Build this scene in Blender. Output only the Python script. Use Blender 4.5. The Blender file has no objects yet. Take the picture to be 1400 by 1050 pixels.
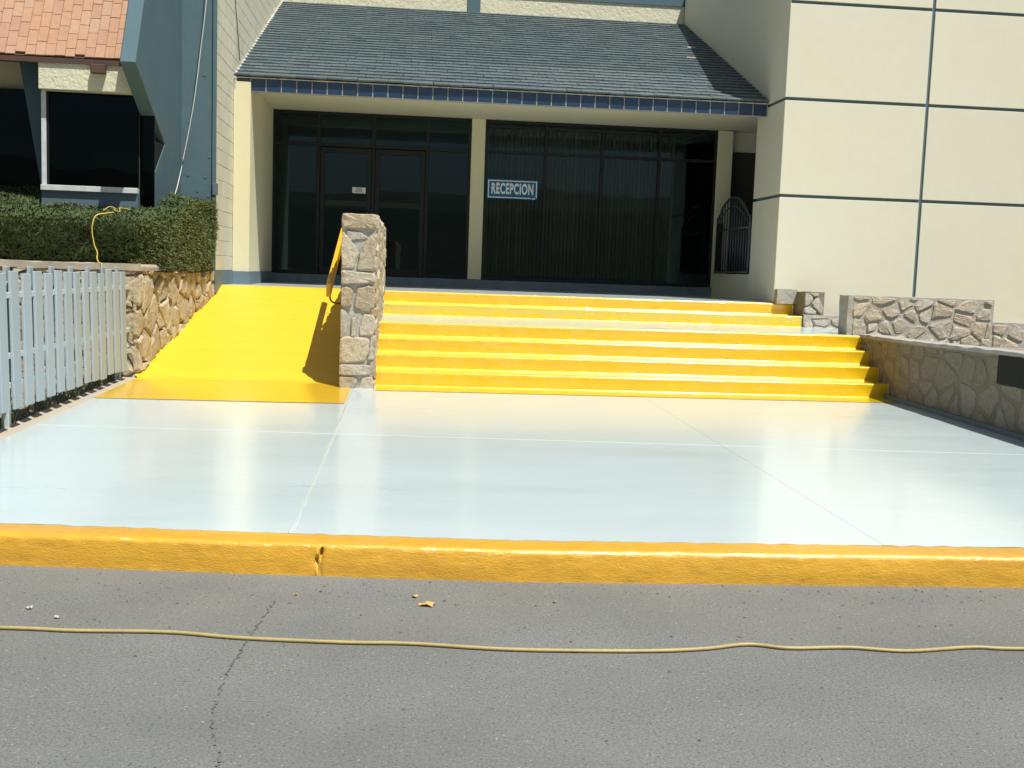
import bpy, bmesh, math, random
import numpy as np
from mathutils import Vector, Matrix, noise as mnoise

random.seed(7); rng = np.random.default_rng(7)
scene = bpy.context.scene
COL = scene.collection

# ------------------------------------------------------------------ camera, sky, sun, exposure
CAM_Z = 1.5
PITCH, ROLL, YAW = math.radians(5.8), math.radians(2.0), math.radians(5.5)
cam_data = bpy.data.cameras.new('camera'); cam = bpy.data.objects.new('camera', cam_data); COL.objects.link(cam)
F = Vector((math.sin(YAW)*math.cos(PITCH), math.cos(YAW)*math.cos(PITCH), -math.sin(PITCH)))
R0 = Vector((math.cos(YAW), -math.sin(YAW), 0)); U0 = R0.cross(F)
RT = math.cos(ROLL)*R0 + math.sin(ROLL)*U0
UP = -math.sin(ROLL)*R0 + math.cos(ROLL)*U0
cam.matrix_world = Matrix(((RT.x, UP.x, -F.x, 0), (RT.y, UP.y, -F.y, 0), (RT.z, UP.z, -F.z, CAM_Z), (0, 0, 0, 1)))
cam_data.sensor_width = 36; cam_data.lens = 1500/1400*36
cam_data.clip_start = 0.05; cam_data.clip_end = 1000
scene.camera = cam

SUN = Vector((0.27, -0.43, 1.0)).normalized()
world = bpy.data.worlds.new('World'); scene.world = world; world.use_nodes = True
wn = world.node_tree.nodes; wl = world.node_tree.links; wn.clear()
sky = wn.new('ShaderNodeTexSky'); sky.sky_type = 'NISHITA'; sky.sun_disc = False
sky.sun_elevation = math.asin(SUN.z); sky.sun_rotation = math.atan2(SUN.x, SUN.y)
sky.air_density = 1.2; sky.dust_density = 2.0
bg = wn.new('ShaderNodeBackground'); bg.inputs['Strength'].default_value = 0.055
wo = wn.new('ShaderNodeOutputWorld')
wl.new(sky.outputs[0], bg.inputs[0]); wl.new(bg.outputs[0], wo.inputs[0])
sl = bpy.data.lights.new('sun', 'SUN'); sl.energy = 5.0; sl.angle = math.radians(0.55); sl.color = (1.0, 0.97, 0.895)
so = bpy.data.objects.new('sun', sl); COL.objects.link(so)
so.rotation_euler = SUN.to_track_quat('Z', 'Y').to_euler(); so.location = (3, -5, 20)
scene.view_settings.view_transform = 'Standard'; scene.view_settings.look = 'None'
scene.view_settings.gamma = 1.0; scene.view_settings.use_curve_mapping = False
scene.view_settings.exposure = 0.2

# ------------------------------------------------------------------ materials
def mat(name, col, rough=0.7, col2=None, nscale=3.0, ncontrast=1.0, fine=0.0, fscale=120.0, bump=0.0, bscale=60.0,
        bump2=0.0, b2scale=8.0, coat=0.0, coat_rough=0.1, spec=0.5, objvar=0.0, metallic=0.0, attr=False, palette=None, rvar=0.0, stretch=(1, 1, 1), coat_ior=1.5):
    m = bpy.data.materials.new(name); m.use_nodes = True
    nt = m.node_tree; N = nt.nodes; L = nt.links
    b = N['Principled BSDF']
    geo = N.new('ShaderNodeNewGeometry')
    mp = N.new('ShaderNodeMapping'); mp.inputs['Scale'].default_value = stretch
    L.new(geo.outputs['Position'], mp.inputs['Vector'])
    def noise(scale, detail=5.0, rgh=0.6):
        n = N.new('ShaderNodeTexNoise'); n.inputs['Scale'].default_value = scale
        n.inputs['Detail'].default_value = detail; n.inputs['Roughness'].default_value = rgh
        L.new(mp.outputs[0], n.inputs['Vector']); return n.outputs['Fac']
    def math_(op, a, bb):
        n = N.new('ShaderNodeMath'); n.operation = op
        for i, v in enumerate((a, bb)):
            if isinstance(v, (int, float)): n.inputs[i].default_value = v
            else: L.new(v, n.inputs[i])
        return n.outputs[0]
    def mix(fac, a, bb, mode='MIX'):
        n = N.new('ShaderNodeMix'); n.data_type = 'RGBA'; n.blend_type = mode
        for i, v in ((0, fac), (6, a), (7, bb)):
            if isinstance(v, (int, float)): n.inputs[i].default_value = v
            elif isinstance(v, tuple): n.inputs[i].default_value = (*v, 1)
            else: L.new(v, n.inputs[i])
        return n.outputs[2]
    c = tuple(col)
    rnd = None
    if objvar or palette:
        oi = N.new('ShaderNodeObjectInfo'); rnd = oi.outputs['Random']
        if attr:
            at = N.new('ShaderNodeAttribute'); at.attribute_name = 'var'
            rnd = math_('FRACT', math_('ADD', rnd, at.outputs['Fac']), 0)
    if palette:
        r = N.new('ShaderNodeValToRGB'); r.color_ramp.interpolation = 'LINEAR'
        els = r.color_ramp.elements
        while len(els) < len(palette): els.new(0.5)
        for i, p in enumerate(palette):
            els[i].position = i/(len(palette)-1); els[i].color = (*p, 1)
        L.new(rnd, r.inputs[0]); c = r.outputs[0]
    if col2 is not None:
        f = noise(nscale)
        mr = N.new('ShaderNodeMapRange'); w = 0.25/ncontrast
        mr.inputs[1].default_value = 0.5-w; mr.inputs[2].default_value = 0.5+w
        L.new(f, mr.inputs[0]); c = mix(mr.outputs[0], c, tuple(col2))
    if fine:
        f = noise(fscale, 3.0, 0.7)
        v = math_('ADD', math_('MULTIPLY', math_('SUBTRACT', f, 0.5), fine*4), 1.0)
        vc = N.new('ShaderNodeCombineColor')
        for i in range(3): L.new(v, vc.inputs[i])
        c = mix(1.0, c, vc.outputs[0], 'MULTIPLY')
    if objvar and not palette:
        v = math_('ADD', math_('MULTIPLY', math_('SUBTRACT', rnd, 0.5), objvar*2), 1.0)
        vc = N.new('ShaderNodeCombineColor')
        for i in range(3): L.new(v, vc.inputs[i])
        c = mix(1.0, c, vc.outputs[0], 'MULTIPLY')
    if isinstance(c, tuple): b.inputs['Base Color'].default_value = (*c, 1)
    else: L.new(c, b.inputs['Base Color'])
    b.inputs['Roughness'].default_value = rough
    if rvar:
        L.new(math_('ADD', math_('MULTIPLY', math_('SUBTRACT', noise(2.2), 0.5), rvar*4), rough), b.inputs['Roughness'])
    b.inputs['Specular IOR Level'].default_value = spec; b.inputs['Metallic'].default_value = metallic
    b.inputs['Coat Weight'].default_value = coat; b.inputs['Coat Roughness'].default_value = coat_rough
    if coat >= 0.8 and spec == 0.5: b.inputs['Coat IOR'].default_value = coat_ior
    prev = None
    for st, sc, dist in ((bump2, b2scale, 0.02), (bump, bscale, 0.004)):
        if st:
            bn = N.new('ShaderNodeBump'); bn.inputs['Strength'].default_value = st; bn.inputs['Distance'].default_value = dist
            L.new(noise(sc), bn.inputs['Height'])
            if prev: L.new(prev, bn.inputs['Normal'])
            prev = bn.outputs[0]
    if prev:
        L.new(prev, b.inputs['Normal']); L.new(prev, b.inputs['Coat Normal'])
    return m

M = {}
M['asphalt'] = None
M['yellow_gloss'] = mat('yellow_gloss', (0.80, 0.55, 0.006), 0.40, (0.76, 0.505, 0.008), 2.5, 1, fine=0.03, fscale=12, bump=0.35, bscale=45, bump2=0.10, b2scale=12, coat=1.0, coat_rough=0.06, coat_ior=1.9)
M['yellow_kerb'] = mat('yellow_kerb', (0.76, 0.41, 0.018), 0.42, (0.69, 0.36, 0.022), 3.0, 1.4, fine=0.07, fscale=34, bump=0.55, bscale=120, bump2=0.18, b2scale=30, coat=0.8, coat_rough=0.08, coat_ior=1.8, stretch=(0.55, 1, 1.5))
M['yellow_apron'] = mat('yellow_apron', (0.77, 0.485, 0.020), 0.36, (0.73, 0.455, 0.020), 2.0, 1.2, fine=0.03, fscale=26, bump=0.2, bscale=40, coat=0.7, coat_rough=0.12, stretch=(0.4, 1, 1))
M['yellow_ramp'] = mat('yellow_ramp', (0.80, 0.515, 0.026), 0.5, (0.75, 0.475, 0.022), 2.2, 1.3, fine=0.06, fscale=13, bump=0.3, bscale=60, bump2=0.12, b2scale=6, coat=0.2, coat_rough=0.3, stretch=(0.3, 2.5, 1))
M['slab'] = mat('slab', (0.60, 0.70, 0.715), 0.34, (0.55, 0.665, 0.69), 0.8, 1.2, fine=0.03, fscale=26, bump=0.16, bscale=30, bump2=0.07, b2scale=5, coat=0.8, coat_rough=0.13, rvar=0.09, stretch=(0.22, 1, 1))
M['slab_joint'] = mat('slab_joint', (0.55, 0.64, 0.66), 0.5)
M['porch'] = mat('porch', (0.42, 0.47, 0.49), 0.35, (0.36, 0.41, 0.44), 1.2, 1, bump=0.1, bscale=25, coat=0.4, coat_rough=0.2)
M['cream'] = mat('cream', (0.70, 0.655, 0.44), 0.85, (0.65, 0.61, 0.415), 1.2, 1, fine=0.02, fscale=35, bump=0.35, bscale=110, bump2=0.08, b2scale=4)
M['cream_panel'] = mat('cream_panel', (0.665, 0.65, 0.515), 0.85, (0.645, 0.62, 0.485), 0.5, 1.0, fine=0.018, fscale=7, bump=0.3, bscale=150, objvar=0.03)
M['stucco'] = mat('stucco', (0.66, 0.64, 0.47), 0.9, (0.60, 0.58, 0.43), 3, 1, bump=1.0, bscale=28, bump2=1.0, b2scale=13)
M['block'] = mat('block', (0.64, 0.62, 0.48), 0.9, (0.58, 0.57, 0.46), 4, 1, fine=0.04, fscale=70, bump=0.5, bscale=90, objvar=0.04)
M['block_core'] = mat('block_core', (0.46, 0.44, 0.35), 0.9, bump=0.4, bscale=60)
M['teal'] = mat('teal', (0.078, 0.142, 0.168), 0.75, (0.064, 0.122, 0.148), 2.0, 1, fine=0.04, fscale=60, bump=0.35, bscale=60, bump2=0.25, b2scale=5)
M['teal_joint'] = mat('teal_joint', (0.09, 0.14, 0.17), 0.7)
M['plinth'] = mat('plinth', (0.15, 0.215, 0.25), 0.6, (0.11, 0.16, 0.19), 5, 1.2, bump=0.3, bscale=60)
M['mortar'] = mat('mortar', (0.42, 0.40, 0.35), 0.95, (0.33, 0.32, 0.285), 9, 1.2, fine=0.1, fscale=90, bump=0.9, bscale=70, bump2=0.8, b2scale=18)
M['mortar_dark'] = mat('mortar_dark', (0.235, 0.20, 0.145), 0.95, (0.17, 0.145, 0.105), 5, 1.2, fine=0.1, fscale=90, bump=0.9, bscale=70, bump2=0.8, b2scale=18)
pal_tan = [(0.34, 0.25, 0.15), (0.44, 0.36, 0.24), (0.40, 0.37, 0.31), (0.50, 0.43, 0.31), (0.36, 0.29, 0.20), (0.45, 0.40, 0.32)]
pal_gold = [(0.36, 0.29, 0.18), (0.46, 0.39, 0.26), (0.34, 0.29, 0.21), (0.50, 0.43, 0.30), (0.40, 0.33, 0.21), (0.47, 0.43, 0.34)]
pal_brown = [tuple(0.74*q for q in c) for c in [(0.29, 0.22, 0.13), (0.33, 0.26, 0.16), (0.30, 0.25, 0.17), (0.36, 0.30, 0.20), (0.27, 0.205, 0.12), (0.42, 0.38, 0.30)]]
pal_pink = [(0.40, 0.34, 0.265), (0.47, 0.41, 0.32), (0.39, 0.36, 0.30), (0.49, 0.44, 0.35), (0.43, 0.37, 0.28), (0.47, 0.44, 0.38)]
def stone_mat(n, pal, c2=None, ns=1.2): return mat(n, (1, 1, 1), 0.9, c2, ns, 0.75, palette=pal, fine=0.22, fscale=20, bump=0.8, bscale=60, bump2=1.0, b2scale=15)
M['stone_tan'] = stone_mat('stone_tan', pal_tan); M['stone_gold'] = stone_mat('stone_gold', pal_gold)
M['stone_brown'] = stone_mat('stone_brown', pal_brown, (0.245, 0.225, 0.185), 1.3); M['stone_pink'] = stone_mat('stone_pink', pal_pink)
M['roof_tile'] = mat('roof_tile', (1, 1, 1), 0.5, None, palette=[(0.076, 0.108, 0.122), (0.090, 0.122, 0.132), (0.068, 0.102, 0.126), (0.094, 0.126, 0.134), (0.078, 0.112, 0.128)], fine=0.22, fscale=26, bump=0.5, bscale=60, coat=0.22, coat_rough=0.32, attr=True)
M['fascia_tile'] = mat('fascia_tile', (0.012, 0.036, 0.088), 0.3, (0.016, 0.040, 0.082), 3, 1, objvar=0.12, coat=0.5, coat_rough=0.15, bump=0.1, bscale=40)
M['grout'] = mat('grout', (0.40, 0.40, 0.36), 0.9, (0.30, 0.30, 0.28), 12, 1.2)
M['bead'] = mat('bead', (0.60, 0.58, 0.50), 0.9, (0.35, 0.34, 0.30), 14, 1.4, bump=0.8, bscale=50)
M['clay'] = mat('clay', (1, 1, 1), 0.85, None, palette=[(0.43, 0.24, 0.145), (0.46, 0.265, 0.165), (0.41, 0.235, 0.155), (0.47, 0.29, 0.19), (0.44, 0.24, 0.14), (0.44, 0.29, 0.20)], fine=0.10, fscale=16, bump=0.4, bscale=60)
M['dark_wood'] = mat('dark_wood', (0.10, 0.055, 0.035), 0.8, (0.07, 0.04, 0.03), 8, 1)
M['bronze'] = mat('bronze', (0.012, 0.015, 0.014), 0.5, None, spec=0.3)
M['white_frame'] = mat('white_frame', (0.62, 0.64, 0.62), 0.6, (0.48, 0.50, 0.49), 9, 1.2)
M['interior'] = mat('interior', (0.09, 0.085, 0.06), 0.9, (0.10, 0.09, 0.07), 0.8, 1)
M['dark_room'] = mat('dark_room', (0.05, 0.05, 0.045), 0.9)
M['blind'] = mat('blind', (0.56, 0.50, 0.32), 0.8, objvar=0.25)
M['iron'] = mat('iron', (0.10, 0.125, 0.13), 0.45, (0.07, 0.085, 0.09), 20, 1, metallic=0.4)
M['picket'] = mat('picket', (0.375, 0.445, 0.485), 0.6, (0.34, 0.41, 0.45), 2, 1, fine=0.03, fscale=25, objvar=0.04, bump=0.2, bscale=50, stretch=(3, 3, 0.4))
M['fence_rail'] = mat('fence_rail', (0.46, 0.53, 0.54), 0.6)
M['soil'] = mat('soil', (0.30, 0.26, 0.20), 0.95, (0.20, 0.19, 0.14), 5, 1.2, fine=0.2, fscale=80, bump=1.0, bscale=70, bump2=0.6, b2scale=12)
M['edging'] = mat('edging', (0.46, 0.40, 0.31), 0.9, (0.38, 0.33, 0.26), 6, 1, fine=0.1, fscale=70, bump=0.6, bscale=70)
M['leaf'] = mat('leaf', (0.056, 0.084, 0.030), 0.6, (0.085, 0.12, 0.04), 4.5, 1.6, fine=0.18, fscale=20, spec=0.25)
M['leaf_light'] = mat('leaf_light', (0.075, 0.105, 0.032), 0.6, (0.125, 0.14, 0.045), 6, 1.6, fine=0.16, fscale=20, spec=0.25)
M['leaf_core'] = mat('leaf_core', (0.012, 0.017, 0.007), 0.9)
M['grass'] = mat('grass', (0.09, 0.115, 0.04), 0.7, (0.13, 0.13, 0.06), 8, 1)
M['cord'] = mat('cord', (0.46, 0.36, 0.13), 0.5, (0.34, 0.28, 0.13), 5, 1.2, fine=0.1, fscale=60)
M['yellow_cord'] = mat('yellow_cord', (0.62, 0.47, 0.09), 0.5)
M['pale_cord'] = mat('pale_cord', (0.55, 0.55, 0.50), 0.6)
M['dark_wire'] = mat('dark_wire', (0.12, 0.14, 0.14), 0.6)
M['rail_yellow'] = mat('rail_yellow', (0.80, 0.45, 0.01), 0.4, coat=0.4, coat_rough=0.2)
M['rail_dark'] = mat('rail_dark', (0.10, 0.08, 0.03), 0.5)
M['sign_blue'] = mat('sign_blue', (0.010, 0.105, 0.24), 0.4, spec=0.4)
M['sign_white'] = mat('sign_white', (0.72, 0.78, 0.76), 0.5)
M['paper'] = mat('paper', (0.75, 0.76, 0.70), 0.7)
M['ink'] = mat('ink', (0.03, 0.03, 0.03), 0.7)
M['black_panel'] = mat('black_panel', (0.012, 0.016, 0.016), 0.7, (0.018, 0.022, 0.022), 6, 1, spec=0.2)
M['pebble'] = mat('pebble', (0.07, 0.065, 0.06), 0.9, (0.16, 0.15, 0.13), 9, 2)
M['chip'] = mat('chip', (0.62, 0.40, 0.11), 0.8, (0.5, 0.34, 0.13), 40, 1)
M['pale_chip'] = mat('pale_chip', (0.45, 0.44, 0.41), 0.8)
M['brick_chip'] = mat('brick_chip', (0.34, 0.21, 0.17), 0.9, (0.42, 0.33, 0.28), 18, 1)
M['crack'] = mat('crack', (0.105, 0.106, 0.103), 0.95, (0.15, 0.15, 0.147), 40, 1.2)
M['hill'] = mat('hill', (0.045, 0.06, 0.025), 0.95, (0.09, 0.085, 0.05), 0.15, 1.4)
M['ground'] = mat('ground', (0.20, 0.18, 0.14), 0.95, (0.15, 0.14, 0.1), 0.3, 1)

def asphalt_mat():
    m = mat('asphalt', (0.160, 0.166, 0.158), 0.92, (0.196, 0.202, 0.192), 1.3, 1.2, fine=0.34, fscale=95, bump=1.0, bscale=130, spec=0.2)
    nt = m.node_tree; N = nt.nodes; L = nt.links; b = N['Principled BSDF']
    src = b.inputs['Base Color'].links[0].from_socket
    geo = N.new('ShaderNodeNewGeometry')
    def noise(sc, det=6):
        n = N.new('ShaderNodeTexNoise'); n.inputs['Scale'].default_value = sc; n.inputs['Detail'].default_value = det; n.inputs['Roughness'].default_value = 0.65
        L.new(geo.outputs['Position'], n.inputs['Vector']); return n.outputs['Fac']
    def mr(x, a, b_, c=0.0, d=1.0):
        n = N.new('ShaderNodeMapRange'); L.new(x, n.inputs[0])
        for i, v in zip((1, 2, 3, 4), (a, b_, c, d)): n.inputs[i].default_value = v
        return n.outputs[0]
    def mul(x, y):
        n = N.new('ShaderNodeMath'); n.operation = 'MULTIPLY'; L.new(x, n.inputs[0])
        if isinstance(y, float): n.inputs[1].default_value = y
        else: L.new(y, n.inputs[1])
        return n.outputs[0]
    def mix(f, a, col):
        n = N.new('ShaderNodeMix'); n.data_type = 'RGBA'; L.new(f, n.inputs[0]); L.new(a, n.inputs[6]); n.inputs[7].default_value = (*col, 1); return n.outputs[2]
    sx_ = N.new('ShaderNodeSeparateXYZ'); L.new(geo.outputs['Position'], sx_.inputs[0])
    src = mix(mul(mr(noise(0.55, 3), 0.45, 0.7), 0.35), src, (0.105, 0.108, 0.105))
    dust = mul(mul(mr(sx_.outputs['Y'], 4.05, 4.75), mr(noise(1.7), 0.35, 0.65)), 0.55)          # dust gathered along the kerb
    c = mix(dust, src, (0.215, 0.203, 0.17))
    c = mix(mul(mr(noise(75, 2), 0.60, 0.68), 0.75), c, (0.06, 0.06, 0.058))                    # dark pits between the chippings
    c = mix(mul(mr(noise(62, 2), 0.655, 0.70), 0.7), c, (0.40, 0.39, 0.37))                      # pale chippings
    L.new(c, b.inputs['Base Color']); return m
M['asphalt'] = asphalt_mat()

def glass_mat(name, tint, refl=1.45):
    m = bpy.data.materials.new(name); m.use_nodes = True
    N = m.node_tree.nodes; L = m.node_tree.links; N.clear()
    out = N.new('ShaderNodeOutputMaterial'); mx = N.new('ShaderNodeMixShader')
    tr = N.new('ShaderNodeBsdfTransparent'); tr.inputs[0].default_value = (*tint, 1)
    gl = N.new('ShaderNodeBsdfGlossy'); gl.inputs['Roughness'].default_value = 0.012; gl.inputs[0].default_value = (0.42, 0.66, 0.80, 1)
    geo = N.new('ShaderNodeNewGeometry')
    fr = N.new('ShaderNodeFresnel'); fr.inputs[0].default_value = refl
    no = N.new('ShaderNodeTexNoise'); no.inputs['Scale'].default_value = 1.3
    L.new(geo.outputs['Position'], no.inputs['Vector'])
    bp = N.new('ShaderNodeBump'); bp.inputs['Strength'].default_value = 0.05; bp.inputs['Distance'].default_value = 0.02
    L.new(no.outputs['Fac'], bp.inputs['Height']); L.new(bp.outputs[0], gl.inputs['Normal'])
    L.new(fr.outputs[0], mx.inputs[0]); L.new(tr.outputs[0], mx.inputs[1]); L.new(gl.outputs[0], mx.inputs[2])
    L.new(mx.outputs[0], out.inputs[0]); return m
M['glass'] = glass_mat('glass', (0.30, 0.31, 0.23), 1.7)
M['glass_left'] = glass_mat('glass_left', (0.20, 0.20, 0.20), 1.32)

# ------------------------------------------------------------------ helpers
WLOC = {}
def wloc(o): return WLOC.get(o.name, Vector((0, 0, 0))) if o else Vector((0, 0, 0))
def link(name, mesh, parent=None, loc=(0, 0, 0), rot=None):
    o = bpy.data.objects.new(name, mesh); COL.objects.link(o)
    if parent: o.parent = parent
    o.location = Vector(loc) - wloc(parent)
    if rot is not None: o.rotation_euler = rot
    WLOC[o.name] = Vector(loc); return o
def thing(name, label, cat, loc=(0, 0, 0), group=None):
    o = link(name, None, None, loc); o.empty_display_size = 0.2
    o['label'] = label; o['category'] = cat
    if group: o['group'] = group
    return o
def tag(o, label, cat, group=None):
    o['label'] = label; o['category'] = cat
    if group: o['group'] = group
    return o
def structure(o): o['kind'] = 'structure'; return o
def stuff(o): o['kind'] = 'stuff'; return o
def mk(name, verts, faces, m, smooth=False):
    me = bpy.data.meshes.new(name); me.from_pydata([tuple(v) for v in verts], [], faces); me.update()
    me.materials.append(m)
    if smooth: me.polygons.foreach_set('use_smooth', [True]*len(me.polygons))
    return me
def obj(name, verts, faces, m, parent=None, loc=None, smooth=False):
    """verts in world coordinates"""
    if loc is None: loc = wloc(parent)
    L = Vector(loc)
    return link(name, mk(name, [Vector(v)-L for v in verts], faces, m, smooth), parent, loc)
BF = [(0, 3, 2, 1), (4, 5, 6, 7), (0, 1, 5, 4), (1, 2, 6, 5), (2, 3, 7, 6), (3, 0, 4, 7)]
def bverts(x0, x1, y0, y1, z0, z1): return [(x0, y0, z0), (x1, y0, z0), (x1, y1, z0), (x0, y1, z0), (x0, y0, z1), (x1, y0, z1), (x1, y1, z1), (x0, y1, z1)]
def bevel_mesh(me, w, seg=1):
    bm = bmesh.new(); bm.from_mesh(me)
    bmesh.ops.bevel(bm, geom=bm.edges[:], offset=w, segments=seg, affect='EDGES', profile=0.5)
    bmesh.ops.recalc_face_normals(bm, faces=bm.faces[:])
    bm.to_mesh(me); bm.free()
def box(name, b, m, parent=None, bev=0.0, seg=1):
    o = obj(name, bverts(*b), BF, m, parent, loc=None if parent else ((b[0]+b[1])/2, (b[2]+b[3])/2, b[4]))
    if bev: bevel_mesh(o.data, bev, seg)
    return o
def boxmesh(name, sx, sy, sz, m, bev=0.0):
    me = mk(name, bverts(-sx/2, sx/2, -sy/2, sy/2, -sz/2, sz/2), BF, m)
    if bev: bevel_mesh(me, bev)
    return me
def prism_x(name, yz, x0, x1, m, parent=None, bev=0.0):
    n = len(yz)
    v = [(x0, y, z) for y, z in yz] + [(x1, y, z) for y, z in yz]
    f = [tuple(range(n)), tuple(range(2*n-1, n-1, -1))] + [(i, i+n, (i+1) % n+n, (i+1) % n) for i in range(n)]
    o = obj(name, v, f, m, parent)
    bm = bmesh.new(); bm.from_mesh(o.data); bmesh.ops.recalc_face_normals(bm, faces=bm.faces[:])
    if bev: bmesh.ops.bevel(bm, geom=bm.edges[:], offset=bev, segments=1, affect='EDGES')
    bm.to_mesh(o.data); bm.free(); return o
def prism_z(name, xy, z0, z1, m, parent=None):
    """z0/z1 numbers or functions of (x, y)"""
    n = len(xy); zf = lambda z, x, y: z(x, y) if callable(z) else z
    v = [(x, y, zf(z0, x, y)) for x, y in xy] + [(x, y, zf(z1, x, y)) for x, y in xy]
    f = [tuple(range(n-1, -1, -1)), tuple(range(n, 2*n))] + [(i, (i+1) % n, (i+1) % n+n, i+n) for i in range(n)]
    o = obj(name, v, f, m, parent)
    bm = bmesh.new(); bm.from_mesh(o.data); bmesh.ops.recalc_face_normals(bm, faces=bm.faces[:]); bm.to_mesh(o.data); bm.free(); return o
def smooth_path(pts, k=6):
    P = [Vector(p) for p in pts]; out = []
    for i in range(len(P)-1):
        p0 = P[max(i-1, 0)]; p1 = P[i]; p2 = P[i+1]; p3 = P[min(i+2, len(P)-1)]
        for j in range(k):
            t = j/k
            out.append(0.5*((2*p1)+(p2-p0)*t+(2*p0-5*p1+4*p2-p3)*t*t+(3*p1-p0-3*p2+p3)*t**3))
    out.append(P[-1]); return out
def tube(name, pts, r, m, parent=None, k=6, seg=8, loc=None):
    P = smooth_path(pts, k) if k > 1 else [Vector(p) for p in pts]
    v = []; f = []
    for i, p in enumerate(P):
        d = (P[min(i+1, len(P)-1)]-P[max(i-1, 0)]).normalized()
        a = d.cross(Vector((0.13, 0.2, 1)));  a = a if a.length > 1e-3 else d.cross(Vector((1, 0, 0)))
        a.normalize(); b = d.cross(a)
        for j in range(seg):
            t = 2*math.pi*j/seg; v.append(p+r*(math.cos(t)*a+math.sin(t)*b))
    for i in range(len(P)-1):
        for j in range(seg):
            f.append((i*seg+j, i*seg+(j+1) % seg, (i+1)*seg+(j+1) % seg, (i+1)*seg+j))
    f.append(tuple(range(seg-1, -1, -1))); f.append(tuple(range((len(P)-1)*seg, len(P)*seg)))
    return obj(name, v, f, m, parent, loc=loc, smooth=True)

# --- irregular fitted stones on a wall face
def clip(poly, p, n):
    out = []
    for i in range(len(poly)):
        a = poly[i]; b = poly[(i+1) % len(poly)]
        da = (a[0]-p[0])*n[0]+(a[1]-p[1])*n[1]; db = (b[0]-p[0])*n[0]+(b[1]-p[1])*n[1]
        if da <= 0: out.append(a)
        if (da < 0 < db) or (db < 0 < da):
            t = da/(da-db); out.append((a[0]+t*(b[0]-a[0]), a[1]+t*(b[1]-a[1])))
    return out
def area(p): return 0.5*sum(p[i][0]*p[(i+1) % len(p)][1]-p[(i+1) % len(p)][0]*p[i][1] for i in range(len(p)))
def stones(parent, origin, u, v, poly, su, sv, gap, h, seed, m, jit=0.38, lumpy=0.25, edge=0.004, minarea=0.0025, name='stone', angular=False):
    """irregular stones set in the polygon poly (u, v coordinates) of a wall face, standing h proud of it"""
    r = random.Random(seed)
    u = Vector(u).normalized(); v = Vector(v).normalized(); n = u.cross(v); o = Vector(origin)
    if area(poly) < 0: poly = poly[::-1]
    us = [p[0] for p in poly]; vs = [p[1] for p in poly]
    pts = []
    row = 0; y = min(vs)-sv
    while y < max(vs)+sv*1.5:
        x = min(us)-su*2+(row % 2)*su*0.5
        while x < max(us)+su*2:
            pts.append((x+r.uniform(-jit, jit)*su, y+r.uniform(-jit, jit)*sv)); x += su*r.uniform(0.65, 1.45)
        y += sv; row += 1
    made = []
    inner = poly
    for i in range(len(poly)):
        a = poly[i]; b = poly[(i+1) % len(poly)]; dx, dy = b[0]-a[0], b[1]-a[1]; l = math.hypot(dx, dy)
        inner = clip(inner, (a[0]-dy/l*edge, a[1]+dx/l*edge), (dy/l, -dx/l))
        if not inner: return made
    for i, c in enumerate(pts):
        cell = inner
        g = gap*r.uniform(0.3, 2.0)
        for j, q in enumerate(pts):
            if i == j or abs(q[0]-c[0]) > 3*su or abs(q[1]-c[1]) > 3*sv: continue
            dx, dy = (q[0]-c[0])/su, (q[1]-c[1])/sv
            nx, ny = dx/su, dy/sv; l = math.hypot(nx, ny); nx /= l; ny /= l
            mid = ((c[0]+q[0])/2, (c[1]+q[1])/2)
            cell = clip(cell, (mid[0]-nx*g/2, mid[1]-ny*g/2), (nx, ny))
            if len(cell) < 3: break
        if len(cell) < 3 or abs(area(cell)) < minarea: continue
        # knock the corners off
        k = 0.16 if angular else 0.24
        ring = []
        for a_, b_ in zip(cell, cell[1:]+cell[:1]):
            for t in (k, 1-k): ring.append((a_[0]+(b_[0]-a_[0])*t, a_[1]+(b_[1]-a_[1])*t))
        if len(ring) > 11:
            ring = [ring[int(q*len(ring)/11)] for q in range(11)]
        sz = math.sqrt(abs(area(cell)))
        ring = [(p[0]+r.uniform(-1, 1)*0.045*sz, p[1]+r.uniform(-1, 1)*0.045*sz) for p in ring]
        cx = sum(p[0] for p in ring)/len(ring); cy = sum(p[1] for p in ring)/len(ring)
        hh = h*r.uniform(0.55, 1.25); nn = len(ring)
        tilt = (r.uniform(-1, 1)*lumpy, r.uniform(-1, 1)*lumpy)
        V = []; ctr = o+u*cx+v*cy
        for p in ring: V.append(u*(p[0]-cx)+v*(p[1]-cy)-n*0.03)
        for p in ring:
            d = hh*(0.55+0.4*r.random()); s = 0.97
            V.append(u*(p[0]-cx)*s+v*(p[1]-cy)*s+n*max(0.002, d*0.7))
        for p in ring:
            s = r.uniform(0.70, 0.90); z = hh*(0.85+r.uniform(-0.24, 0.24))+(tilt[0]*(p[0]-cx)/su+tilt[1]*(p[1]-cy)/sv)*h
            V.append(u*(p[0]-cx)*s+v*(p[1]-cy)*s+n*max(0.003, z))
        V.append(n*hh*r.uniform(0.85, 1.1))
        Fc = []
        for a_ in range(nn):
            b_ = (a_+1) % nn
            Fc.append((a_, b_, nn+b_, nn+a_)); Fc.append((nn+a_, nn+b_, 2*nn+b_, 2*nn+a_)); Fc.append((2*nn+a_, 2*nn+b_, 3*nn))
        ob = link(name, mk(name, V, Fc, m), parent, ctr); made.append(ob)
    return made

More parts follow.
